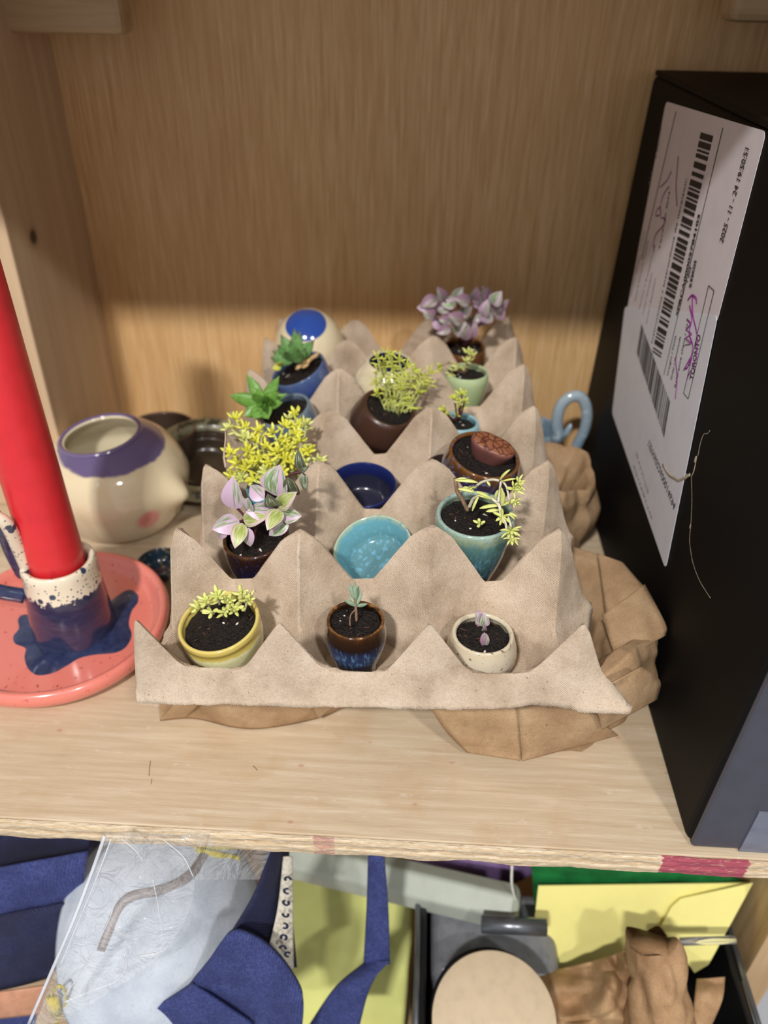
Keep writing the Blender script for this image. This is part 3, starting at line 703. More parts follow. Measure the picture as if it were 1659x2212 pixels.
# i: living stone
EI, *_ = pot_obj('potted_living_stone', (1047, 982), 30.6, 1.62, 3.0, [(.6, 0), (.8, .12), (1.06, .5), (1.1, .72), (1.03, .93), (1, 1)], 'g_lithops',
    'reddish brown living stone in a glossy blue amber-rimmed pot, third row right cell', tilt=(.16, .16), soil=.22, inner=.18)
mb = MB(); c0 = loc(EI, atY(1061, 970, 30.4))
def lith(u, v):
    a = 2*math.pi*u; P_ = [(.70, -.75), (.86, -.3), (.97, .1), (1.0, .3), (.96, .42), (.86, .49), (.6, .54), (.3, .56), (.0, .56)]
    k = v*(len(P_)-1); i = min(int(k), len(P_)-2); r = lerp(P_[i][0], P_[i+1][0], k-i); z = lerp(P_[i][1], P_[i+1][1], k-i)
    x = math.cos(a)*r*1.02; y = math.sin(a)*r*.64*(1-.16*math.exp(-(math.cos(a)/.35)**2))
    return Vector((x, y, z*.8-.05*math.exp(-(x/.06)**2)*(1 if z > .4 else 0)+.02*noise.noise(Vector((x*5, y*5, 1)))))
mb.grid(72, 33, lith, cu=True)
t = NT('living_stone'); vo = t.voro(3.2, 'DISTANCE_TO_EDGE'); lx, ly, zz = t.sep()
pat = t.ramp(t.math('ADD', vo, t.math('MULTIPLY', t.math('SUBTRACT', t.noise(9, 3), .5), .12)), [(.04, rgb(84, 40, 26)), (.12, rgb(140, 88, 60))]); topm = t.math('GREATER_THAN', zz, .35)
t.out(t.mix(topm, rgb(118, 74, 68), pat), .5, vo, .25, .03)
M['lithops'] = t.m
o = mb.build('plant_body', M['lithops'], EI); o.location = c0*S; o.rotation_euler = (.12, .12, -.25)
pot_obj('dish', (968, 1004), 31.6, 1.0, .9, [(.5, 0), (.8, .4), (1.0, 1)], 'g_umber', 'brown edge of a little dish just showing at the left of the living stone pot', cat='dish', soil=None, inner=.12)
# j: steel blue pot, lime rosette
def rosette(e, c, tips, mat, wd, up=(0, -1, .6), Yc=0):
    for (tx, ty, dY, w_) in tips:
        mb = MB(); cc = loc(e, atY(c[0], c[1], Yc)); tt = loc(e, atY(tx, ty, Yc+dY))
        d = (tt-cc).normalized()
        plump(mb, cc+d*.06, tt, w_*wd, .34, bend=-.10, up=up, shape='point', nu=10, nv=10); mb.build('leaf', M[mat], e)
EJ, *_ = pot_obj('potted_rosette_succulent', (615, 885), 36.2, 1.38, 2.7, [(.55, 0), (.75, .12), (1.0, .5), (1.06, .7), (1.0, 1)], 'g_steel',
    'bright green pointed rosette in a steel blue pot, fourth row left cell', tilt=(.15, -.3), soil=.3)
rosette(EJ, (566, 874), [(494,854,-.3,1.),(532,808,.6,.9),(540,838,.2,.9),(603,812,.4,.9),(600,848,-.2,.9),(526,900,-.5,1.),(548,905,-.8,1.1),(580,905,-.8,1.1),(610,870,-.3,.9),(556,838,.1,.8),(545,850,-.5,.7),(585,860,-.9,.7),(620,850,.3,.7),(560,862,-1.1,.6),(574,856,-1.1,.6),(566,884,-1.3,.6),(556,878,-1.2,.5)], 'ech_lime', .72, Yc=35.2)
# k: chocolate pot, lime sedum
EK, *_ = pot_obj('potted_lime_sedum', (842, 880), 36.0, 1.36, 2.9, [(.5, 0), (.85, .1), (1.28, .48), (1.3, .65), (1.1, .93), (1, 1)], 'g_choc',
    'thin lime yellow sedum sprouting from a round chocolate brown pot, fourth row middle cell', tilt=(.28, .3), soil=.2, inner=.2)
R_ = random.Random(21)
kp = [(815,772),(838,765),(862,778),(826,790),(848,795),(878,790),(892,800),(905,812),(930,805),(925,830),(880,815),(858,812),(832,815),(812,828),(840,832),(868,835),(890,832),(905,845),(875,855),(850,862),(915,820),(818,800),(815,850),(860,885),(845,780),(885,870)]
for x, y in kp:
    end = atY(x, y, 36.3+R_.uniform(-.6, .8)); rx = lerp(x, 850, .65)
    root = atY(rx+R_.uniform(-12, 12), 885+R_.uniform(-6, 10), 35.9)
    sprig(EK, [root, lerp(root, end, .6)+Vector((R_.uniform(-.2, .2), 0, .1)), end], 7, .50, .10, 'sedum_lime', 'stem_lime', side=.32, sr=.035, rnd=R_, axis=(R_.uniform(-.4, .5), -.4, .8))
# l: sky blue pot
EL, *_ = pot_obj('potted_baby_sedum', (990, 910), 35.8, 1.05, 2.9, [(.8, 0), (1.1, .1), (1.35, .4), (1.15, .8), (1, 1)], 'g_sky',
    'two small yellow-green sprigs in a pale sky blue pot, fourth row right cell', tilt=(.0, .05), soil=.3, inner=.15)
R_ = random.Random(31)
for (x, y, n, mk) in ((982, 862, 9, 'sedum_lime'), (998, 852, 9, 'sedum_lime'), (992, 872, 8, 'sedum_pale'), (1003, 868, 7, 'sedum_lime'), (958, 888, 9, 'sedum_lime'), (966, 896, 7, 'sedum_lime')):
    sprig(EL, [atY(lerp(x, 990, .7), 908, 35.6), atY(x, y, 35.5)], n, .38, .15, mk, 'stem_dark', side=.5, rnd=R_)
# m: cobalt pot, green rosette
EM, *_ = pot_obj('potted_rosette_succulent', (643, 797), 40.6, 1.6, 2.3, [(.55, 0), (.75, .12), (.98, .55), (1.02, .8), (1.0, 1)], 'g_cobalt',
    'dark green pointed rosette in a tilted cobalt blue pot, fifth row left cell', tilt=(.15, -.38), soil=.25)
rosette(EM, (634, 782), [(588,758,-.2,1.),(584,773,-.4,.9),(606,722,.5,1.),(636,708,.6,.8),(648,714,.4,.8),(679,735,.2,1.),(600,745,-.3,1.),(660,752,-.4,.9),(615,760,-.8,.9),(645,755,-1.,.9),(628,735,-.3,.9),(652,765,-.9,.8)], 'ech_green', .78, Yc=39.9)
rosette(EM, (610, 790), [(588,797,-.4,.7),(598,786,-.7,.6)], 'sedum_lime', .6, Yc=39.4)
mb = MB()
for (x, y) in ((655,788),(668,783),(648,795),(676,776),(662,792),(682,772)):
    c = loc(EM, atY(x, y, 39.8)); plump(mb, c-Vector((.25, 0, 0)), c+Vector((.25, .1, .15)), .32, .7, nu=7, nv=6)
mb.build('dry_leaves', m_plain('dry_leaf', rgb(206, 170, 120), .7, .2), EM)
# n: ivory pot, empty
pot_obj('dish', (842, 782), 40.8, 1.25, 3.2, [(.6, 0), (.95, .1), (1.55, .5), (1.5, .72), (1.1, .95), (1, 1)], 'g_ivory', 'round ivory pot with dark blue inside, behind the lime sedum, fifth row middle cell', cat='plant pot', tilt=(.08, .05), soil=None, inner=.14, inside='g_bluein')
# o: mint pot
EO, *_ = pot_obj('potted_baby_sedum', (1009, 803), 40.4, 1.17, 2.5, [(.55, 0), (.7, .08), (.95, .55), (1.05, .85), (1, 1)], 'g_mint',
    'sparse drooping sprigs in a small pale mint green pot, fifth row right cell', soil=.3, inner=.13)
R_ = random.Random(41)
for (x, y, mx, my, n) in ((955, 790, 975, 785, 9), (1020, 768, 1008, 790, 6), (1008, 782, 1005, 800, 5), (975, 808, 980, 800, 5), (1012, 762, 1014, 785, 5), (990, 795, 996, 800, 4)):
    sprig(EO, [atY(1005, 806, 40.3), atY(mx, my, 40.1), atY(x, y, 39.9)], n, .42, .14, 'sedum_pale' if n < 8 else 'sedum_lime', 'stem_brown', side=.6, sr=.04, rnd=R_)
# p: ivory egg shaped piece with a blue patch
rimp = atY(668, 742, 45.4)
EP = empty('ceramic_bird', rimp-Vector((0, 0, 2.0)), (0, 0, 0), 'round ivory ceramic piece with a cobalt blue cap, back left cell of the tray', 'ceramic')
mb = MB(); lathe(mb, smooth_prof([(.9, 0), (1.9, .9), (2.15, 2.0), (1.7, 3.2), (.8, 3.95), (.001, 4.1)], 6), 56)
t = NT('ivory_blue'); dn = t.n('ShaderNodeVectorMath'); dn.operation = 'DISTANCE'; dn.inputs[1].default_value = (-.05, -1.0, 3.9); t.l(t.co, dn.inputs[0])
M['birdglaze'] = t.out(t.mix(t.math('LESS_THAN', dn.outputs['Value'], 1.32), rgb(226, 212, 178), rgb(44, 78, 160)), .12, None, Coat_Weight=.6)
mb.build('body', M['birdglaze'], EP)
# q: umber pot, dusky striped plant
EQ, *_ = pot_obj('potted_striped_plant', (1003, 750), 45.2, 1.28, 2.5, [(.6, 0), (.8, .12), (1.05, .5), (1.1, .7), (1.0, 1)], 'g_umber',
    'bushy pinkish striped plant in a dark umber pot, back right cell of the tray', tilt=(.1, 0), soil=.25)
R_ = random.Random(51)
qp = [(955,640),(975,655),(935,650),(930,680),(945,670),(965,665),(985,640),(1005,650),(1020,640),(1035,655),(1055,640),(1070,650),(1080,665),(1065,670),(1045,670),(1030,690),(1015,700),(990,690),(970,690),(950,700),(965,710),(990,715),(1005,725),(1020,720),(1050,690),(1075,680),(1000,675),(1040,640),(1060,655),(925,665)]
for i, (x, y) in enumerate(qp):
    Yq = 45.0+R_.uniform(-1.2, .6); c = atY(x, y, Yq); a = math.atan2(735-y, x-1003)+R_.uniform(-1.3, 1.3)
    d = Vector((math.cos(a), R_.uniform(-.5, .1), math.sin(a)))*R_.uniform(.55, .8)
    mb = MB(); blade(mb, loc(EQ, c-d*.4), loc(EQ, c+d), R_.uniform(.6, .85), (R_.uniform(-.4, .4), -1, .6), fold=.3)
    mb.build('leaf', M[['tr5', 'tr1', 'tr5', 'tr5', 'tr2'][i % 5]], EQ)
    if i % 3 == 0:
        mb = MB(); tube(mb, catmull([loc(EQ, atY(1003+R_.uniform(-15, 15), 748, 45.1)), loc(EQ, lerp(atY(1003, 725, 45.1), c, .5)), loc(EQ, c)], 5), .05, 6); mb.build('stem', M['stem_dark'], EQ)
# ------------------------------------------------------------------ candle, holder, vase and pieces at the back
M['pink'] = G('glaze_pink', [(0, rgb(226, 126, 112)), (2, rgb(236, 138, 124))], wob=.1, speck=(rgb(170, 66, 60), -.15, 5), rough=.22)
t = NT('navy_brushed'); n1 = t.noise(2.2, 4, .6, t.scale((1, 1, 2))); 
M['navyglaze'] = t.out(t.ramp(n1, [(.3, rgb(34, 42, 72)), (.6, rgb(50, 60, 96)), (.8, rgb(96, 74, 92))]), .16, n1, .15, .04, Coat_Weight=.5)
t = NT('holder_stem'); x, y, z = t.sep(); vo = t.voro(1.7); n2 = t.noise(3.5, 4, .6); ns = t.noise(2.5, 4, .6, t.scale((.6, .6, 2.2)))
zz = t.math('ADD', z, t.math('MULTIPLY', t.math('SUBTRACT', n2, .5), 1.1))
cr = t.mix(t.ramp(vo, [(.24, K4(1)), (.30, K4(0))]), rgb(236, 224, 200), rgb(48, 66, 92))
cr = t.mix(t.ramp(t.voro(4.5), [(.17, K4(1)), (.24, K4(0))]), cr, rgb(70, 84, 100))
nv = t.ramp(ns, [(.3, rgb(36, 42, 70)), (.6, rgb(46, 54, 86)), (.85, rgb(92, 68, 86))])
M['stemglaze'] = t.out(t.mix(t.math('GREATER_THAN', zz, 3.45), nv, cr), .16, n2, .1, .04, Coat_Weight=.5)
HC = Vector((-17.25, 28.35, 0))
EH = empty('candle_holder', HC, (0, 0, 0), 'pink ceramic candle holder plate with dotted cream and navy stem, left of the egg tray', 'candle holder')
mb = MB(); lathe(mb, smooth_prof([(3.4, .02), (4.6, .1), (5.25, .45), (5.42, .95), (5.25, 1.22), (4.95, 1.12), (4.6, .62), (4.2, .50), (2.2, .48), (.001, .48)], 6), 110, wob=.02)
mb.build('plate', M['pink'], EH)
mb = MB(); off = Vector((.70, .10, 0)); lathe(mb, smooth_prof([(2.05, .45), (1.98, .9), (1.86, 2.4), (1.74, 3.9), (1.72, 4.55), (1.62, 4.8), (1.40, 4.72), (1.34, 4.4), (1.33, 3.2), (.001, 3.0)], 6), 72, wob=.03, M4=Matrix.Translation(off))
mb.build('stem', M['stemglaze'], EH)
dp = [(300,1283),(297,1300),(284,1318),(278,1345),(284,1370),(272,1395),(248,1408),(205,1412),(170,1420),(140,1438),(112,1452),(80,1456),(60,1442),(52,1418),(54,1398),(32,1388),(28,1372),(40,1355),(38,1335),(52,1325),(80,1330),(150,1345),(225,1310),(262,1278),(285,1272)]
pts = [atZ(x, y, .56)-HC for x, y in dp]
ctr = Vector((.9, -.6, .5)); ring = catmull(pts+[pts[0]], 5)[:-1]; mb = MB(); nr = len(ring)
mb.grid(nr, 9, lambda u, v: (lambda q: Vector((q.x, q.y, .49+.13*max(0, 1-v**5))))(lerp(ctr, ring[int(round(u*nr)) % nr], v)), cu=True)
mb.build('glaze_drip', M['navyglaze'], EH)
# loop handle at the left edge of the frame
hp = [atY(52, 1240, 28.0), atY(28, 1195, 27.7), atY(4, 1140, 27.3), atY(-40, 1095, 27.0), atY(-85, 1140, 27.0), atY(-80, 1230, 27.2), atY(-20, 1272, 27.6), atY(54, 1288, 28.0)]
mb = MB(); tube(mb, catmull([p-HC for p in hp], 8), .40, 14, flat=.75); hn = mb.build('handle', M['navyglaze'], EH)
mb = MB(); tube(mb, catmull([atY(62, 1236, 27.9)-HC, atY(38, 1180, 27.5)-HC, atY(14, 1132, 27.1)-HC, atY(-20, 1112, 26.9)-HC], 8), .34, 14, flat=.8); mb.build('dotted_band', M['stemglaze'], hn)
# candle
c0 = HC+off+Vector((0, 0, 3.35)); top = atY(-65, 600, 28.6)
EC2 = MB(); d = (top-c0); d = d/d.z
tube(EC2, [c0, c0+d*2, c0+d*8, c0+d*14, c0+d*19, c0+d*19.6], lambda t: 1.31-.15*t, 48)
o = EC2.build('taper_candle', M['red_wax']); 
tag(o, 'tall red taper candle standing in the pink candle holder', 'candle')
mb = MB(); q = c0+d*19.5; tube(mb, [q, q+Vector((0, 0, .5)), q+Vector((.1, 0, 1.0))], .07, 6); w_ = mb.build('wick', M['wick'], o)
# vase
t = NT('vase_glaze'); x, y, z = t.sep()
def dist(c, r0, r1):
    dn = t.n('ShaderNodeVectorMath'); dn.operation = 'DISTANCE'; dn.inputs[1].default_value = c; t.l(t.co, dn.inputs[0])
    return t.ramp(t.math('DIVIDE', dn.outputs['Value'], 4.), [(r0/4, K4(1)), (r1/4, K4(0))])
VB = Vector((-17.35, 38.7, 0))
base = t.ramp(t.math('DIVIDE', z, 7.), [(0, rgb(200, 184, 160)), (.25, rgb(224, 208, 174)), (1, rgb(230, 216, 180))])
ck = atY(319, 1118, 35.9)-VB
rimn = t.math('ADD', t.math('MULTIPLY', x, .06), t.math('MULTIPLY', y, -.10)); rz = t.math('ADD', t.math('ADD', z, rimn), t.math('MULTIPLY', t.noise(.8, 2), .35))
rimf = t.ramp(t.math('DIVIDE', rz, 8.), [(5.44/8, K4(0)), (5.52/8, K4(1))])
c = t.mix(dist(tuple(ck), .5, .85), base, rgb(226, 144, 138)); c = t.mix(rimf, c, rgb(104, 92, 132))
M['vase'] = t.out(c, .1, None, Coat_Weight=.6)
EV = empty('vase', VB, (0, 0, 0), 'squat round cream vase with purple rim and pink cheek, behind the candle holder', 'vase')
mb = MB()
def vase(prof, inner):
    vs = []; n = 90
    for r, z in prof:
        for i in range(n):
            a = 2*math.pi*i/n; X = r*math.cos(a); Y = r*math.sin(a); Z = z
            if z > 3.2:       # shear the mouth: low at the left, small neck offset
                kk = (z-3.2)/2.5; Z += kk*(.10*X+.04*Y); X -= kk*.55
            if not inner:     # a nose and an ear pressed out of the wall
                dn = math.exp(-(((a+.36+math.pi) % (2*math.pi)-math.pi)/.15)**2-((z-2.9)/.8)**2)*.8
                X += math.cos(a)*dn; Y += math.sin(a)*dn
            vs.append((X, Y, Z))
    fs = []
    for j in range(len(prof)-1):
        for i in range(n): fs.append((j*n+i, j*n+(i+1) % n, (j+1)*n+(i+1) % n, (j+1)*n+i))
    mb.add(vs, fs)
vase(smooth_prof([(.001, .02), (2.4, .02), (3.4, .7), (4.0, 2.3), (4.12, 3.4), (3.75, 4.5), (3.1, 5.2), (2.45, 5.62), (2.28, 5.7)], 7), False)
mb.build('body', M['vase'], EV)
mb = MB(); vase(smooth_prof([(2.28, 5.7), (2.15, 5.76), (2.05, 5.6), (2.9, 4.9), (3.5, 4.1), (3.7, 3.2), (3.2, 1.2), (2, .5), (.001, .5)], 6), True)
mb.build('inside', M['g_ivory'], EV)
mb = MB(); lathe(mb, smooth_prof([(2.3, 5.62), (2.4, 5.72), (2.28, 5.84), (2.12, 5.78), (2.08, 5.6)], 4), 80, M4=Matrix(((1, 0, 0, -.55), (0, 1, 0, 0), (.10, .04, 1, 0), (0, 0, 0, 1))), close=False)
mb.build('rim', m_glaze('rim_purple', [(0, rgb(104, 92, 132)), (1, rgb(112, 98, 140))]), EV)
# teal piece half hidden under the vase, speckled bowl and dark cup behind
M['g_teal2'] = G('glaze_dark_teal', [(0, rgb(20, 34, 46)), (1.6, rgb(28, 50, 62))], speck=(rgb(120, 100, 60), .1, 4))
pot_obj('dish', (345, 1212), 33.6, 1.25, .8, [(.6, 0), (.85, .3), (1.0, 1)], 'g_teal2', 'dark teal little dish on the shelf between vase, pink plate and egg tray', cat='dish', soil=None)
M['g_speck'] = G('glaze_green_speck', [(0, rgb(96, 96, 76)), (3, rgb(140, 136, 108))], speck=(rgb(46, 48, 36), .55, 1.5), rough=.3)
M['g_darkcup'] = G('glaze_dark_cup', [(0, rgb(60, 54, 40)), (2, rgb(64, 54, 44)), (4.2, rgb(84, 64, 56))], rough=.25)
pot_obj('bowl', (445, 988), 42.6, 3.2, 2.6, [(.4, 0), (.6, .1), (.85, .5), (1.12, .9), (1.16, 1)], 'g_speck', 'green speckled bowl on the shelf at the back between vase and egg tray', cat='bowl', soil=None, tilt=(.25, .1), inner=1.5, inside='g_darkcup')
pot_obj('cup', (345, 925), 44.3, 2.3, 3.6, [(.7, 0), (.9, .2), (1.0, .8), (1.0, 1)], 'g_darkcup', 'dark brown-green cup behind the cream vase, against the back panel', cat='cup', soil=None, tilt=(.0, 0))
# ring handled mug between tray and box
M['g_paleblue'] = G('glaze_pale_blue', [(0, rgb(90, 112, 138)), (2.5, rgb(132, 158, 178)), (7, rgb(176, 194, 204))], wob=.3, speck=(rgb(200, 210, 214), .1, 3))
MC = Vector((8.6, 46.0, 0))
EM2 = empty('mug', MC, (0, 0, 0), 'pale blue mug with big ring handle, between egg tray and black box', 'mug')
mb = MB(); lathe(mb, smooth_prof([(1.5, .02), (1.7, .6), (1.75, 2.2), (1.6, 3.0), (1.45, 3.0), (1.55, 2.0), (1.4, .5), (.001, .4)], 4), 48, M4=Matrix.Translation((-.5, .6, 0)))
mb.build('body', M['g_paleblue'], EM2)
rp = [(1208,945),(1203,915),(1210,880),(1228,860),(1250,856),(1264,872),(1268,900),(1262,930),(1250,955),(1236,985)]
mb = MB(); tube(mb, catmull([atY(x, y, 44.2+.05*i)-MC for i, (x, y) in enumerate(rp)], 6), .36, 14, flat=.8); mb.build('handle', M['g_paleblue'], EM2)
mb = MB(); plump(mb, atY(1218, 945, 44.3)-MC, atY(1234, 915, 44.3)-MC, .5, .8); plump(mb, atY(1196, 955, 44.6)-MC, atY(1216, 930, 44.2)-MC, 1.1, .8); mb.build('ornament', M['g_paleblue'], EM2)
# small dark thing behind that
# ------------------------------------------------------------------ the black box
BX = 11.3
EBX = empty('shipping_box', (BX+4.2, 33.4, 0), (0, 0, 0), 'tall matt black cardboard box with white shipping labels, right end of the shelf', 'box')
def bl(p): return Vector(p)-Vector((BX+4.2, 33.4, 0))
LEAN = .028
mb = MB().box(bl((BX, 18.5, .03)), bl((BX+9.5, 48.4, 23.55)))
mb.v = [Vector((p.x+LEAN*p.z-.0, p.y, p.z)) for p in mb.v]
mb.build('carton', M['box'], EBX, bevel=.35, seg=3)
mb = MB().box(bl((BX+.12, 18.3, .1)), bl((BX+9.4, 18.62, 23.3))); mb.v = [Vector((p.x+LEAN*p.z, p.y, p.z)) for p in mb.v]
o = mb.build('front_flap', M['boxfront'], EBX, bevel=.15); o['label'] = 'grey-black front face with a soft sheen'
mb = MB().box(bl((BX+1.95, 18.24, .1)), bl((BX+9.3, 18.32, 2.6))); mb.v = [Vector((p.x+LEAN*p.z, p.y, p.z)) for p in mb.v]
o = mb.build('tape', M['tape'], EBX); o['label'] = 'lighter grey tape patch low on the front'
# lid: a darker top layer sloping over the box
mb = MB().box(bl((BX+.05, 18.6, 23.5)), bl((BX+9.5, 48.3, 23.75))); mb.v = [Vector((p.x+LEAN*p.z, p.y, p.z)) for p in mb.v]
mb.build('lid', M['box'], EBX, bevel=.06)
def bx_face(y, z, out=.012): return bl((BX+LEAN*z-out, y, z))
def face_px(px, py):                      # pixel -> (y, z) on the left face
    r = ray(px, py); # plane x = BX+LEAN*z
    k = (BX+LEAN*H)/(r.x-LEAN*r.z); p = CAM+r*k; return p.y, p.z
def label_part(name, px, mat, out, rad=.35):
    P = [Vector((*face_px(*p), 0)) for p in px]; ring = []
    n = len(P)
    for i, p in enumerate(P):
        a, b = P[i-1], P[(i+1) % n]; d1 = (a-p).normalized()*rad; d2 = (b-p).normalized()*rad
        for k in range(5):
            t_ = k/4; ring.append(((p+d1)*(1-t_)**2 + p*2*t_*(1-t_) + (p+d2)*t_*t_))
    m = len(ring); mb = MB()
    fr = [bx_face(q.x, q.y, out) for q in ring]; bk = [bx_face(q.x, q.y, out-.02) for q in ring]
    mb.add(fr+bk, [tuple(range(m)), tuple(range(2*m-1, m-1, -1))]+[(i, m+i, m+(i+1) % m, (i+1) % m) for i in range(m)], smooth=False)
    return mb.build(name, M[mat], EBX)
o = LU = label_part('shipping_label', [(1350, 700), (1440, 219), (1657, 284), (1549, 700)], 'paper', .035); o['label'] = 'upper white label with long barcode'
o = LL = label_part('shipping_label', [(1324, 892), (1352, 662), (1553, 682), (1440, 1230)], 'paper_lit', .055); o['label'] = 'lower white label with torn edge'
def quadbars(p0, p1, p2, p3, n, seed, name='barcode', mat='ink', out=.065, par=None):
    """bars between the edge p0-p1 and the edge p3-p2, all (y, z) on the face"""
    rnd = random.Random(seed); mb = MB(); t0 = 0; P = [Vector(p) for p in (p0, p1, p2, p3)]
    segs = []; 
    while t0 < 1:
        w1 = rnd.choice((1, 1, 2, 3))/n; g = rnd.choice((1, 1, 2))/n
        segs.append((t0, min(1, t0+w1))); t0 += w1+g
    for a, b in segs:
        f = [lerp(P[0], P[1], a), lerp(P[3], P[2], a), lerp(P[3], P[2], b), lerp(P[0], P[1], b)]
        A = [bx_face(q.x, q.y, out) for q in f]; B = [bx_face(q.x, q.y, out-.01) for q in f]
        mb.add(A+B, [(0, 1, 2, 3), (7, 6, 5, 4), (0, 4, 5, 1), (1, 5, 6, 2), (2, 6, 7, 3), (3, 7, 4, 0)], smooth=False)
    return mb.build(name, M[mat], par or LU)
fp = face_px
quadbars(fp(1412, 760), fp(1517, 286), fp(1543, 294), fp(1430, 773), 120, 4)
quadbars(fp(1378, 762), fp(1437, 945), fp(1450, 868), fp(1388, 700), 78, 8, par=LL)
def text(s, start, end, mat='ink', hgt=None, out=.066, name='printed_text', bold=0.):
    """text on the left face running from start to end (y, z); letters' tops to the left of that direction"""
    cu = bpy.data.curves.new(name, 'FONT'); cu.body = s; cu.size = 1; cu.extrude = .008; cu.offset = bold; cu.resolution_u = 3
    ob = bpy.data.objects.new(name, cu); COL.objects.link(ob)
    dg = bpy.context.evaluated_depsgraph_get(); me = bpy.data.meshes.new_from_object(ob.evaluated_get(dg))
    bpy.data.objects.remove(ob); xs = [v.co.x for v in me.vertices]; x0, x1 = min(xs), max(xs)
    A = Vector(start); B = Vector(end); d = (B-A); L = d.length; d.normalize()
    up = Vector((d.y, -d.x)); up = -up if up.x < 0 else up      # tops point to larger y (away from the viewer)
    k = L/(x1-x0); kh = (hgt/.7 if hgt else k)
    for v in me.vertices:
        q = A + d*((v.co.x-x0)*k) + up*(v.co.y*kh)
        v.co = bx_face(q.x, q.y, out + v.co.z*.5)*S
    me.materials.clear(); me.materials.append(M[mat])
    o = bpy.data.objects.new(name, me); COL.objects.link(o); o.parent = LL if start[1] < 12 else LU
    return o
text('SPRCA00002784103', fp(1467, 684), fp(1516, 464), hgt=.30, bold=.02)
text('2025 - 11 - 24 19:50:51', fp(1565, 526), fp(1622, 322), hgt=.42)
text('0.93KGS', fp(1496, 622), fp(1508, 563), hgt=.30, bold=.02)
text('1 pcs', fp(1489, 610), fp(1497, 578), hgt=.26)
text('TORONTO', fp(1500, 822), fp(1517, 724), hgt=.42, bold=.02)
text('Instructions / Instructions de livraison:', fp(1412, 742), fp(1487, 386), hgt=.22)
text('Weight / Poids', fp(1446, 814), fp(1464, 726), hgt=.2, mat='ink')
text('Order / Commande', fp(1454, 822), fp(1474, 728), hgt=.2, mat='ink')
text('Reference client / ID', fp(1463, 838), fp(1490, 700), hgt=.22, mat='ink')
text('1SPX6022600014694', fp(1406, 950), fp(1463, 1090), hgt=.34)
text('Toronto ON', fp(1428, 540), fp(1450, 415), hgt=.22, mat='ink')
for i, (a, b, s_) in enumerate((((1366, 640), (1395, 500), 'Delivery address / Adresse'), ((1375, 650), (1403, 520), 'Unit 4 Ontario Canada'), ((1384, 670), (1418, 530), 'Phone / Telephone'), ((1420, 345), (1432, 275), '4 86006'), ((1405, 400), (1412, 370), '214'),
    ((1392, 680), (1412, 590), 'Notes / Remarques'), ((1400, 700), (1420, 600), 'Sender / Expediteur'), ((1378, 975), (1404, 1062), '48 9-9 A11710'), ((1372, 1003), (1412, 1120), 'Ontario'))):
    text(s_, fp(*a), fp(*b), hgt=.17, mat='inkgrey')
def line(pts, r=.02, mat='ink', name='printed_line', out=.066, par=None):
    mb = MB(); P = [bx_face(*fp(x, y), out) for x, y in pts]; P = catmull(P, 6) if len(P) > 2 else P
    tube(mb, P, r, 5, flat=.3, up=(0, 1, 0) if False else None); return mb.build(name, M[mat], par or LU)
line([(1463, 241), (1388, 560)], .018); line([(1565, 276), (1437, 810)], .018)
line([(1534, 617), (1480, 850)], .018); line([(1546, 628), (1490, 862)], .018); line([(1534, 617), (1546, 628)], .018); line([(1480, 850), (1490, 862)], .018)
for p in ([(1453, 370), (1443, 390), (1428, 405)], [(1468, 338), (1463, 400), (1465, 445)], [(1448, 403), (1436, 420), (1430, 440)], [(1430, 445), (1421, 455), (1420, 466), (1429, 463), (1428, 448)], [(1430, 470), (1440, 475), (1433, 490), (1420, 505), (1414, 525), (1416, 544)]):
    line(p, .035, 'purple_ink', 'pen_mark')
for p in ([(1489, 648), (1498, 638), (1507, 645), (1508, 656)], [(1493, 660), (1498, 690), (1492, 720), (1500, 750), (1490, 790), (1484, 797)], [(1499, 640), (1500, 680), (1510, 730), (1505, 780), (1490, 812), (1488, 820)], [(1487, 690), (1495, 700), (1487, 712), (1498, 722), (1486, 730), (1497, 742), (1484, 745)], [(1480, 800), (1497, 770), (1492, 790)], [(1462, 772), (1466, 820), (1462, 862)]):
    line(p, .05, 'purple_ink', 'pen_mark')
# scratches and the crack in the card
for p in ([(1534, 930), (1528, 937), (1521, 938), (1514, 955), (1508, 985)], [(1506, 985), (1500, 1015), (1494, 1030)], [(1494, 1030), (1495, 1080), (1493, 1130), (1490, 1165), (1494, 1200), (1500, 1225), (1512, 1255), (1524, 1275), (1535, 1292)]):
    o = line(p, .018, 'torn', 'scratch', .01, EBX)
for (x, y, s_) in ((1502, 992, .16), (1491, 1137, .11), (1482, 1030, .16)):
    mb = MB(); c = bx_face(*fp(x, y), .0); plump(mb, c-Vector((0, 0, s_)), c+Vector((0, 0, s_)), s_*1.1, .3, up=(-1, 0, 0)); mb.build('torn_card', M['torn'], EBX)
mb = MB(); P = [bx_face(*fp(x, y), .07) for x, y in ((1435, 1004), (1448, 1025), (1462, 1034), (1470, 1038), (1484, 1032), (1494, 1025))]; tube(mb, catmull(P, 4), .07, 5, flat=.4); mb.build('torn_card', M['torn'], EBX)
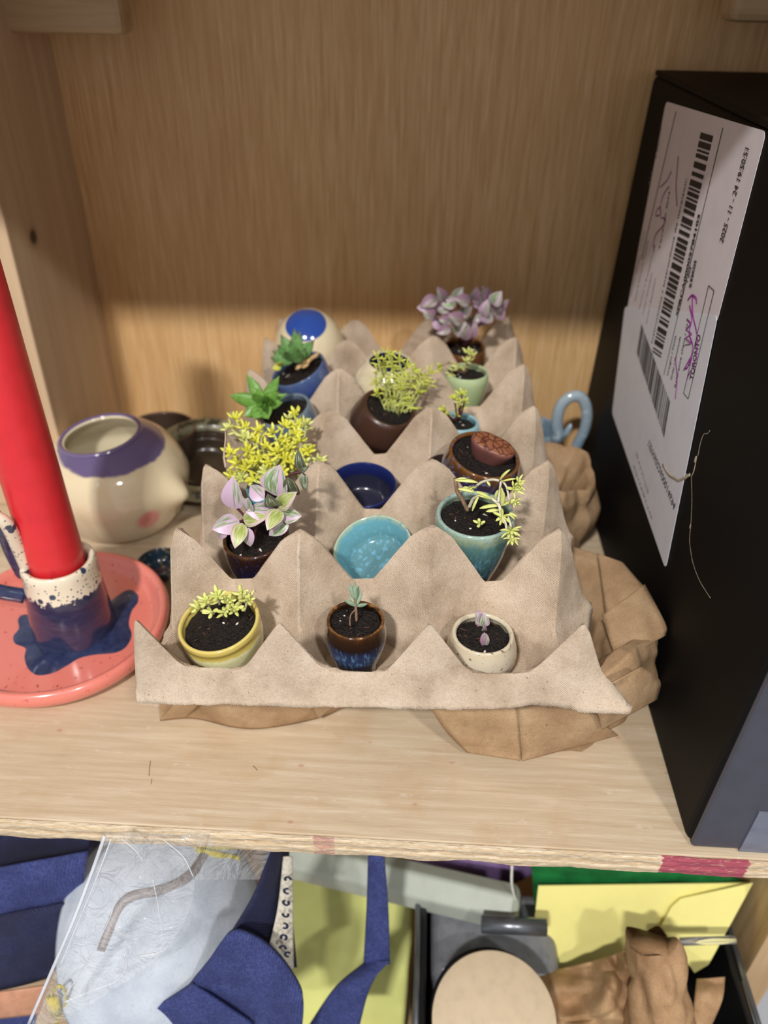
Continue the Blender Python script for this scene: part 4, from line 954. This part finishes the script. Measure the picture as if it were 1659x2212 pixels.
# ------------------------------------------------------------------ paper folds around the bundles (children of their bundle)
KB = [o for o in bpy.data.objects if o.name.startswith('kraft_bundle')]
def ribbon(name, A, B, mat, parent=None, thick=.06, bulge=0., amp=0., sc=.6, seed=0, nu=40, nv=12, off=0, fold=None, aniso=None):
    """sheet between two edges given as (px, py, Y)"""
    a = catmull([atY(*p) for p in A], 10); b = catmull([atY(*p) for p in B], 10)
    def at(P, t):
        k = t*(len(P)-1); i = min(int(k), len(P)-2); return lerp(P[i], P[i+1], k-i)
    mb = MB()
    def fn(u, v):
        p = lerp(at(a, u), at(b, u), v); n = (CAM-p).normalized()
        h = bulge*math.sin(math.pi*v) + (amp*((crease(p if not aniso else Vector((p.x*aniso, p.y, p.z)), sc, seed)-.35)*1.6+.5*noise.noise(p*1.1)) if amp else 0)
        if fold: h += fold(u, v)
        return p + n*h
    mb.grid(nu, nv, fn)
    return mb.build(name, mat if isinstance(mat, list) else M[mat], parent, solid=thick, off=off)
# fold at the left front bundle: a flat pointed corner and the crease at its right end
def zY(x, y, dy=0.): return (x, y, atZ(x, y, .1).y+dy)
ribbon('paper_fold', [zY(346, 1556), zY(420, 1552), zY(500, 1570), zY(560, 1574), zY(640, 1562), zY(700, 1546), zY(776, 1512)], [(343, 1470, 22.7), (420, 1466, 22.6), (500, 1464, 22.5), (560, 1464, 22.5), (640, 1466, 22.6), (700, 1470, 23.0), (780, 1476, 23.8)], 'kraft', KB[1], .05, .1, .16, .7, 3, 80, 20)
ribbon('paper_fold', [zY(346, 1557, -.15), zY(372, 1553, -.15), zY(400, 1550, -.15)], [(392, 1502, 22.7), (410, 1508, 22.6), (430, 1520, 22.6)], 'kraft', KB[1], .04, .06, .06, .9, 6)
ribbon('paper_fold', [zY(688, 1552, -.3), (730, 1520, 22.9), (776, 1500, 23.3)], [(672, 1520, 22.6), (720, 1500, 22.8), (760, 1488, 23.2)], 'kraft', KB[1], .04, .08, .08, .8, 6)
# folds on the right front bundle
ribbon('paper_fold', [(915, 1505, 22.4), (960, 1575, 22.1), (1008, 1625, 21.9)], [(1120, 1512, 21.8), (1128, 1575, 21.5), (1125, 1643, 21.3)], 'kraft', KB[0], .05, .12, .2, .5, 12)
ribbon('paper_fold', [(1118, 1520, 21.6), (1124, 1585, 21.3), (1128, 1644, 21.2)], [(1270, 1512, 21.6), (1300, 1560, 21.9), (1335, 1588, 22.6)], 'kraft', KB[0], .05, .12, .22, .5, 17)
ribbon('paper_fold', [(1262, 1508, 21.3), (1290, 1540, 21.3), (1300, 1575, 21.6)], [(1385, 1440, 22.6), (1425, 1470, 23.2), (1420, 1510, 23.4)], 'kraft', KB[0], .05, .2, .25, .5, 23)
ribbon('paper_fold', [(1300, 1330, 26.5), (1330, 1420, 24.8), (1345, 1425, 24.2)], [(1392, 1262, 27.5), (1436, 1345, 26.0), (1438, 1372, 25.6)], 'kraft', KB[0], .05, .3, .2, .45, 31)
ribbon('paper_fold', [(1290, 1195, 29.5), (1300, 1260, 28.0), (1310, 1330, 26.6)], [(1345, 1215, 29.0), (1375, 1250, 28.0), (1395, 1272, 27.3)], 'kraft', KB[0], .05, .25, .15, .45, 37)

# ------------------------------------------------------------------ lower compartment
slab('floor', (-30, 14, -31), (24, 49.2, -30), M['post'])
slab('wall_right_lower', (19.4, 22.0, -30), (21, 49.2, -.3), M['panel']).name = 'wall_right'
slab('wall_left', (-31, 14, -30), (-30, 49.2, -.3), M['panel'])
# bin
t = NT('black_bin'); M['bin'] = t.out(rgb(24, 24, 26), .35, t.noise(3), .05, .02)
M['steel'] = m_plain('grey_steel', rgb(120, 124, 130), .3, .1, 1.); M['steel'].node_tree.nodes['Principled BSDF'].inputs['Metallic'].default_value = .7
EBN = empty('storage_bin', (10, 20.5, -30), (0, 0, 0), 'black open bin on the lower shelf holding yellow envelope, disc and crumpled paper', 'bin')
def rb(a, b): return (Vector(a)-Vector((10, 20.5, -30)), Vector(b)-Vector((10, 20.5, -30)))
mb = MB()
for a, b in (((1.5, 14.5, -30), (1.9, 26.6, -16)), ((18.3, 14.5, -30), (18.7, 26.6, -16)), ((1.9, 14.5, -30), (18.3, 14.9, -16)), ((1.9, 26.2, -30), (18.3, 26.6, -20)), ((1.9, 14.9, -30), (18.3, 26.2, -29.6))):
    mb.box(*rb(a, b))
TUB = mb.build('tub', M['bin'], EBN, bevel=.1)
mb = MB(); o_ = Vector((10, 20.5, -30)); pr = [(1.4, 14.4, -15.9), (18.8, 14.4, -15.9), (18.8, 26.7, -15.9), (1.4, 26.7, -15.9), (1.4, 14.4, -15.9)]
for i in (0, 1, 3): tube(mb, [Vector(pr[i])-o_, Vector(pr[i+1])-o_], .16, 8)
mb.build('rim', M['steel'], TUB)
# dark rounded tool case in the bin
ET = empty('tool_case', (5.6, 24, -29.6), (0, 0, 0), 'dark grey rounded metal case lying in the bin under the grey candle', 'case')
def tl(p): return Vector(p)-Vector((5.6, 24, -29.6))
mb = MB().box(tl((2.2, 20.6, -29.5)), tl((9.3, 25.9, -16.6))); mb.build('body', m_plain('dark_metal', rgb(120, 122, 128), .3, .1), ET, bevel=.9, seg=5)
mb = MB(); tube(mb, [tl(atY(1040, 1996, 22.2)), tl(atY(1180, 2003, 22.2))], .45, 14); mb.build('bar', M['steel'], ET)
mb = MB().box(tl((6.6, 20.3, -20.0)), tl((8.3, 20.8, -17.6))); mb.build('latch', M['bin'], ET, bevel=.1)
# grey wax candle
mb = MB(); A = atY(600, 1842, 27.5); B = atY(1112, 1962, 24.0)
tube(mb, [A, lerp(A, B, .5), B], 1.28, 6, smooth=False); 
d = (B-A).normalized(); tube(mb, [B, B+d*.25], lambda t: 1.2-.5*t, 6, smooth=False)
o = mb.build('pillar_candle', M['grey_wax'], bevel=.18, seg=3); tag(o, 'thick grey-green six-sided candle lying just under the shelf edge', 'candle')
mb = MB(); tube(mb, catmull([B+d*.2, atY(1106, 1915, 24.0), atY(1106, 1868, 24.4)], 5), .07, 6); mb.build('wick', M['wick'], o)
# green bag, purple pouch behind
mb = MB(); 
o = ribbon('cloth_bag', [(1146, 1840, 25.6), (1150, 1900, 25.4), (1160, 1990, 25)], [(1590, 1850, 25.6), (1592, 1920, 25.4), (1590, 2000, 25)], [m_plain('green_cloth', rgb(22, 116, 56), .6, .25, .4)], None, .6, .5, .5, .3, 3); tag(o, 'green bag behind the pale yellow envelope on the lower shelf', 'bag')
mb = MB(); plump(mb, atY(880, 1858, 29), atY(1150, 1876, 29), 3.4, .6, nu=28, nv=20, up=(0, -1, .3)); o = mb.build('pouch', m_plain('purple_cloth', rgb(132, 104, 156), .6, .15, .6)); tag(o, 'purple pouch in shadow behind the grey candle', 'pouch')
# envelope
M['env'] = m_plain('yellow_paper', rgb(246, 238, 150), .6, .03, .4, .05, 2.)
EE = empty('envelope', atY(1360, 2080, 22.6), (0, 0, 0), 'pale yellow paper envelope with a triangular flap, standing in the bin', 'envelope')
el = EE.location/S
def quad(name, px, mat, parent, org, th=.08):
    P = [atY(*p)-org for p in px]; n = (P[1]-P[0]).cross(P[2]-P[1]).normalized()*th; m = len(P); mb = MB()
    mb.add(P+[p+n for p in P], [tuple(range(m))[::-1], tuple(range(m, 2*m))]+[(i, (i+1) % m, m+(i+1) % m, m+i) for i in range(m)], smooth=False)
    return mb.build(name, M[mat], parent)
quad('body', [(1163, 1914, 24.6), (1622, 1908, 24.6), (1500, 2085, 22.5), (1143, 2092, 22.5)], 'env', EE, el)
quad('flap', [(1626, 1906, 24.35), (1470, 1940, 24.1), (1450, 1958, 23.9), (1428, 2000, 23.4), (1500, 2100, 22.2), (1530, 2082, 22.3)], 'env', EE, el, .06)
# pale disc
M['disc'] = m_plain('beige_card', rgb(204, 184, 154), .75, .05, 1.4, .12, 14.)
dc = atY(1067, 2204, 17.9); nrm = (CAM-dc).normalized()*.8+Vector((0, -.1, .45)); nrm.normalize()
q = nrm.to_track_quat('Z', 'Y')
ED2 = empty('disc_box', dc, q.to_euler(), 'round beige card disc on a dark dish at the bottom of the bin front', 'disc')
mb = MB(); lathe(mb, [(2.98, -.2), (3.05, -.12), (3.05, .0), (3.0, .04), (.001, .04)], 90); mb.build('disc', M['disc'], ED2)
mb = MB(); lathe(mb, smooth_prof([(1.5, -2.2), (2.2, -1.6), (2.65, -.5), (2.8, -.28), (.001, -.28)], 4), 60, M4=Matrix.Translation((-.22, .2, 0))); mb.build('dish', M['bin'], ED2)
# crumpled kraft paper in the bin
o = ribbon('crumpled_paper', [(1130, 2100, 21.6), (1215, 2092, 21.4), (1300, 2070, 21.2), (1350, 2050, 20.9), (1385, 2015, 20.6)], [(1190, 2230, 18.6), (1280, 2225, 18.4), (1340, 2235, 18.2), (1420, 2240, 18.), (1470, 2240, 18.)], 'kraft2', None, .05, .8, 1.1, .6, 4, 90, 60, aniso=.3,
           fold=lambda u, v: .7*math.sin(u*13+v*3)*math.sin(math.pi*v)); tag(o, 'shiny crumpled brown paper behind the beige disc', 'paper')
mb = MB(); P = [atY(1405, 2030, 20.2), atY(1415, 2080, 19.6), atY(1425, 2150, 18.8), atY(1430, 2240, 17.8)]
tube(mb, catmull(P, 14), lambda t: 1.35+.75*t, 44, flat=.8)
mb.v = [p + (p-atY(1420, 2120, 19.2)).normalized()*.95*(crease(Vector((p.x, p.y*.35, p.z*.3)), .95, 8)-.35) + Vector((0, 0, 1))*.15*noise.noise(p*1.2) for p in mb.v]
o = mb.build('paper_twist', M['kraft2']); tag(o, 'rounded twist of shiny brown paper in front of the yellow envelope', 'paper')
o = ribbon('paper_scrap', [(1505, 2115, 20), (1500, 2160, 19), (1492, 2230, 18)], [(1566, 2110, 20), (1560, 2160, 19), (1530, 2230, 18)], 'kraft2', None, .05, .15, .3, .6, 9); tag(o, 'flat scrap of brown paper at the right end of the bin', 'paper')
# glass stirring rod
t = NT('clear_glass'); M['glass'] = t.out((1, 1, 1, 1), .04, None, Transmission_Weight=.9, IOR=1.45)
mb = MB(); tube(mb, [atY(1470, 2034, 21.4), atY(1588, 2030, 21.6)], .2, 12); tag(mb.build('glass_rod', M['glass']), 'short clear rod lying across the right end of the yellow envelope', 'rod')
# yellow-green bag
M['lime'] = m_plain('lime_cloth', rgb(224, 228, 140), .7, .06, .25)
o = ribbon('shopping_bag', [(610, 1840, 30), (620, 1940, 28), (610, 2100, 25), (600, 2260, 22.5)], [(885, 1850, 30), (890, 1960, 28), (880, 2100, 25), (870, 2260, 22.5)], 'lime', None, .5, .6, .25, .18, 5, 50, 30,
           fold=lambda u, v: .5*math.exp(-((v-.62+.25*u)/.07)**2)); tag(o, 'yellow-green bag standing between the navy tote and the bin', 'bag')
# navy tote bag
def m_twill(name, col, hi, rot):
    t = NT(name); wv = t.n('ShaderNodeTexWave'); wv.inputs['Scale'].default_value = 3.2; wv.inputs['Distortion'].default_value = .6
    t.l(t.scale((1, 1, 1), rot=rot), wv.inputs['Vector']); n1 = t.noise(8, 4, .7); n2 = t.noise(.8, 3)
    c = t.mix(t.ramp(n1, [(.4, K4(0)), (.7, K4(.6))]), col, hi); c = t.mix(t.ramp(n2, [(.4, K4(.4)), (.6, K4(0))]), c, tuple(v*.55 for v in col[:3])+(1,))
    return t.out(c, .8, t.math('ADD', wv.outputs['Fac'], n1), .6, .05)
M['navy'] = m_twill('navy_twill', rgb(44, 54, 112), rgb(92, 104, 160), (0, 0, .6))
M['navy2'] = m_twill('navy_plain', rgb(28, 32, 66), rgb(48, 54, 92), (0, .7, .2))
M['print'] = m_plain('cream_print', rgb(206, 200, 184), .8, .15, 6)
ETB = empty('tote_bag', (0, 0, 0), (0, 0, 0), 'navy canvas tote bag with wide straps and cream print, lower shelf left', 'bag')
ribbon('back_panel', [(-60, 1760, 28), (-60, 1960, 27), (-60, 2240, 24)], [(500, 1780, 29), (520, 1960, 28), (500, 2240, 25)], 'navy2', ETB, .2, .3, .3, .2, 2)
ribbon('side_panel', [(588, 1815, 20), (550, 1930, 19.2), (470, 2060, 17.9)], [(622, 1820, 22), (626, 1930, 21), (640, 2090, 19)], 'navy2', ETB, .12, .4, .1, .3, 4)
PPN = ribbon('printed_panel', [(612, 1850, 20.8), (600, 1960, 19.6), (576, 2065, 18.0)], [(631, 1850, 20.9), (633, 1960, 19.8), (634, 2095, 18.1)], 'print', ETB, .05, .12)
for i, (x, y) in enumerate(((622, 1900), (620, 1925), (618, 1950), (617, 1975), (615, 2000), (613, 2025), (611, 2048), (622, 2062))):
    mb = MB(); c = atY(x, y, 19.95-(y-1900)*.0133); R1 = .22
    tube(mb, [c+Vector((math.cos(a)*R1*.6, 0, math.sin(a)*R1)) for a in [k*.7+i for k in range(6+i % 3)]], .07, 5, flat=.5); mb.build('printed_letter', M['navy2'], PPN)
ribbon('strap', [(413, 2128, 17.3), (455, 2070, 17.5), (500, 2012, 17.7), (560, 2028, 17.7), (612, 2075, 17.5), (648, 2130, 17.3), (655, 2170, 17.1), (648, 2250, 16.8)], [(415, 2130, 17.2), (450, 2148, 17.2), (490, 2170, 17.1), (520, 2190, 17), (545, 2210, 16.9), (560, 2225, 16.8), (570, 2245, 16.7), (575, 2260, 16.7)], 'navy', ETB, .22, .4, .05, .5, 8, nu=60, nv=16)
ribbon('strap', [(416, 2124, 17.0), (350, 2168, 16.6), (270, 2218, 16.3)], [(548, 2212, 16.6), (500, 2240, 16.4), (440, 2280, 16.2)], 'navy', ETB, .2, .2, .08, .5, 9)
ribbon('strap', [(797, 1846, 22.5), (793, 1960, 21.6), (786, 2080, 20.6)], [(829, 1848, 22.5), (838, 1960, 21.6), (842, 2080, 20.6)], 'navy', ETB, .18, .2)
ribbon('strap', [(790, 2080, 20.7), (720, 2140, 19.6), (650, 2240, 18.4)], [(842, 2075, 20.5), (800, 2130, 19.5), (770, 2240, 18.4)], 'navy', ETB, .18, .3)
ribbon('strap', [(-40, 1880, 20.5), (60, 1862, 20.8), (190, 1838, 21.5)], [(-40, 1998, 19.8), (50, 1975, 20.0), (175, 1945, 21.0)], 'navy', ETB, .2, .4, .1, .4, 3)
ribbon('strap', [(15, 1792, 22), (40, 1785, 22), (200, 1780, 22.5)], [(-30, 1885, 21.5), (60, 1862, 22), (190, 1842, 22.5)], 'navy2', ETB, .15, .2, .1, .4, 6)
ribbon('front_panel', [(-60, 1990, 19.6), (40, 1968, 19.8), (140, 1950, 20.4)], [(-60, 2150, 17.9), (40, 2130, 18.2), (110, 2110, 18.8)], 'navy2', ETB, .1, .3, .25, .4, 13)
ribbon('hem', [(-60, 2195, 17.4), (30, 2190, 17.6), (80, 2188, 17.8)], [(-60, 2260, 16.8), (30, 2260, 16.9), (70, 2260, 17)], 'navy', ETB, .15, .1)
o = ribbon('ribbon_strip', [(-60, 2150, 17.9), (30, 2138, 18), (100, 2128, 18.4)], [(-60, 2205, 17.3), (30, 2196, 17.5), (85, 2190, 17.8)], [m_plain('peach_cloth', rgb(196, 142, 112), .6, .1)], None, .1, .2); tag(o, 'peach coloured strip crossing the bottom left corner beside the mask', 'strip')
# respirator mask
M['maskm'] = m_fibre('mask_fleece', rgb(196, 205, 217), rgb(180, 190, 204), rgb(212, 220, 230), False, .95)
Cm = atY(345, 2015, 20.0); N_ = (CAM-Cm).normalized()
A_ = (atY(505, 1800, 21.5)-Cm); A_ -= N_*A_.dot(N_); B_ = N_.cross(A_).normalized()
EMK = empty('face_mask', Cm, (0, 0, 0), 'white cup-shaped face mask with metal nose strip inside a clear plastic bag', 'mask')
def maskp(u, v, lift=0.):
    a = 2*math.pi*u; r = v
    asym = 1+.12*math.cos(a)
    p = A_*math.cos(a)*r*1.05 + B_*math.sin(a)*r*4.7*asym*(1-.1*math.cos(2*a))
    h = 2.6*(1-r**2.4) + .05*noise.noise(p*1.2)
    if r > .9: h += -.2*(r-.9)/.1
    return p + N_*(h+lift)
mb = MB(); mb.grid(120, 40, lambda u, v: maskp(u, v), cu=True); CUP = mb.build('cup', M['maskm'], EMK, solid=.15)
mb = MB(); mb.grid(160, 4, lambda u, v: maskp(u, .965+.035*v, .02+.06*math.sin(u*2*math.pi*80)), cu=True); mb.build('sewn_edge', M['maskm'], CUP, solid=.08)
def on_mask(px, py, lift=.0):              # closest approach of the view ray to the dome
    r = ray(px, py).normalized(); best = None
    for k in range(260):
        p = CAM+r*(30+k*.08)-Cm; h = p.dot(N_); q = p-N_*h
        a_ = q.dot(A_)/A_.length_squared/1.05; b_ = q.dot(B_)/4.7; an = math.atan2(b_, a_); b_ /= (1+.12*math.cos(an))*(1-.1*math.cos(2*an)); rr = math.hypot(a_, b_)
        if h <= 2.6*(1-min(1, rr)**2.4)+lift: return p
    return p
mb = MB(); P = [on_mask(x, y, .22) for x, y in ((448, 1835), (436, 1855), (415, 1885), (385, 1908), (340, 1925), (290, 1935), (262, 1955), (240, 2000), (220, 2055))]
tube(mb, catmull(P, 6), .24, 8, flat=.3, up=N_); mb.build('nose_strip', m_plain('dull_metal', rgb(132, 124, 122), .4, .1, 2.), EMK)
mb = MB(); tube(mb, catmull([on_mask(x, y, .3) for x, y in ((425, 1838), (470, 1846), (520, 1856))], 6), .16, 8, flat=.4, up=N_); tube(mb, catmull([on_mask(x, y, .35) for x, y in ((420, 1830), (475, 1832), (530, 1830))], 6), .12, 8, flat=.4)
mb.build('elastic', m_plain('yellow_elastic', rgb(196, 182, 40), .6, .2, 4), EMK)
mb = MB(); c = atY(66, 2165, 16.6)-Cm; cc = [(110, 2150), (125, 2130), (140, 2138), (142, 2165), (132, 2190), (120, 2215)]
tube(mb, catmull([atY(x, y, 16.6)-Cm for x, y in cc], 5), .07, 6); tube(mb, [atY(112, 2155, 16.6)-Cm, atY(122, 2190, 16.4)-Cm], .3, 8, flat=.6); mb.build('elastic', m_plain('yellow_elastic2', rgb(190, 170, 40), .6, .2, 4), EMK)
# clear bag round the mask
t = NT('clear_film'); fr = t.n('ShaderNodeLayerWeight'); fr.inputs[0].default_value = .25
n1 = t.noise(.7, 4, .6, dist=.6)
t.out((.95, .97, 1, 1), .07, n1, 1., 1.2)
t.b.inputs['Specular IOR Level'].default_value = .9
t.l(t.ramp(fr.outputs['Facing'], [(0, K4(.10)), (.7, K4(.35)), (1, K4(.7))]), t.b.inputs['Alpha'])
M['film'] = t.m
EFB = empty('plastic_bag', Cm, (0, 0, 0), 'clear crinkled plastic bag over the white face mask', 'bag')
def film(name, A, B, amp, seed, nu=60, nv=30):
    o = ribbon(name, A, B, 'film', None, 0, .3, amp, .5, seed, nu, nv); me = o.data
    for v in me.vertices: v.co -= Cm*S
    o.parent = EFB; return o
film('front_film', [(228, 1800, 16.6), (190, 1930, 15.8), (130, 2070, 14.9), (60, 2230, 14)], [(335, 1800, 16.9), (420, 1905, 16.2), (350, 2060, 15.0), (150, 2200, 14.0)], .5, 3)
film('side_film', [(335, 1800, 17.2), (420, 1900, 16.5)], [(600, 1800, 19), (560, 1900, 18.6)], .4, 8)
M['filmw'] = m_plain('film_highlight', rgb(236, 240, 248), .15, .03); M['filmw'].node_tree.nodes['Principled BSDF'].inputs['Alpha'].default_value = .6  # near-white colour for highlights painted along the film's edge and creases
for P, r in (([(226, 1806, 16.3), (200, 1880, 16.0), (160, 1985, 15.3), (115, 2090, 14.7), (62, 2212, 13.9)], .07), ([(240, 1812, 16.4), (215, 1880, 16.0), (172, 1985, 15.4), (128, 2090, 14.7)], .025), ([(330, 1900, 16.3), (342, 1960, 15.8), (352, 2040, 15.2), (340, 2058, 15.1), (300, 2065, 15.0)], .04),
        ([(250, 1945, 16.), (230, 2000, 15.5), (180, 2090, 14.9), (135, 2160, 14.4)], .035), ([(268, 2060, 15.), (272, 2090, 14.9), (250, 2120, 14.8), (200, 2140, 14.6), (140, 2165, 14.3)], .05), ([(350, 1812, 17), (395, 1850, 16.7), (418, 1895, 16.4)], .03), ([(262, 1812, 16.8), (290, 1835, 16.8), (310, 1860, 16.7)], .03)):
    mb = MB(); tube(mb, catmull([atY(*p)-Cm for p in P], 8), r, 6, flat=.5); mb.build('film_crease_glint', M['filmw'], EFB)
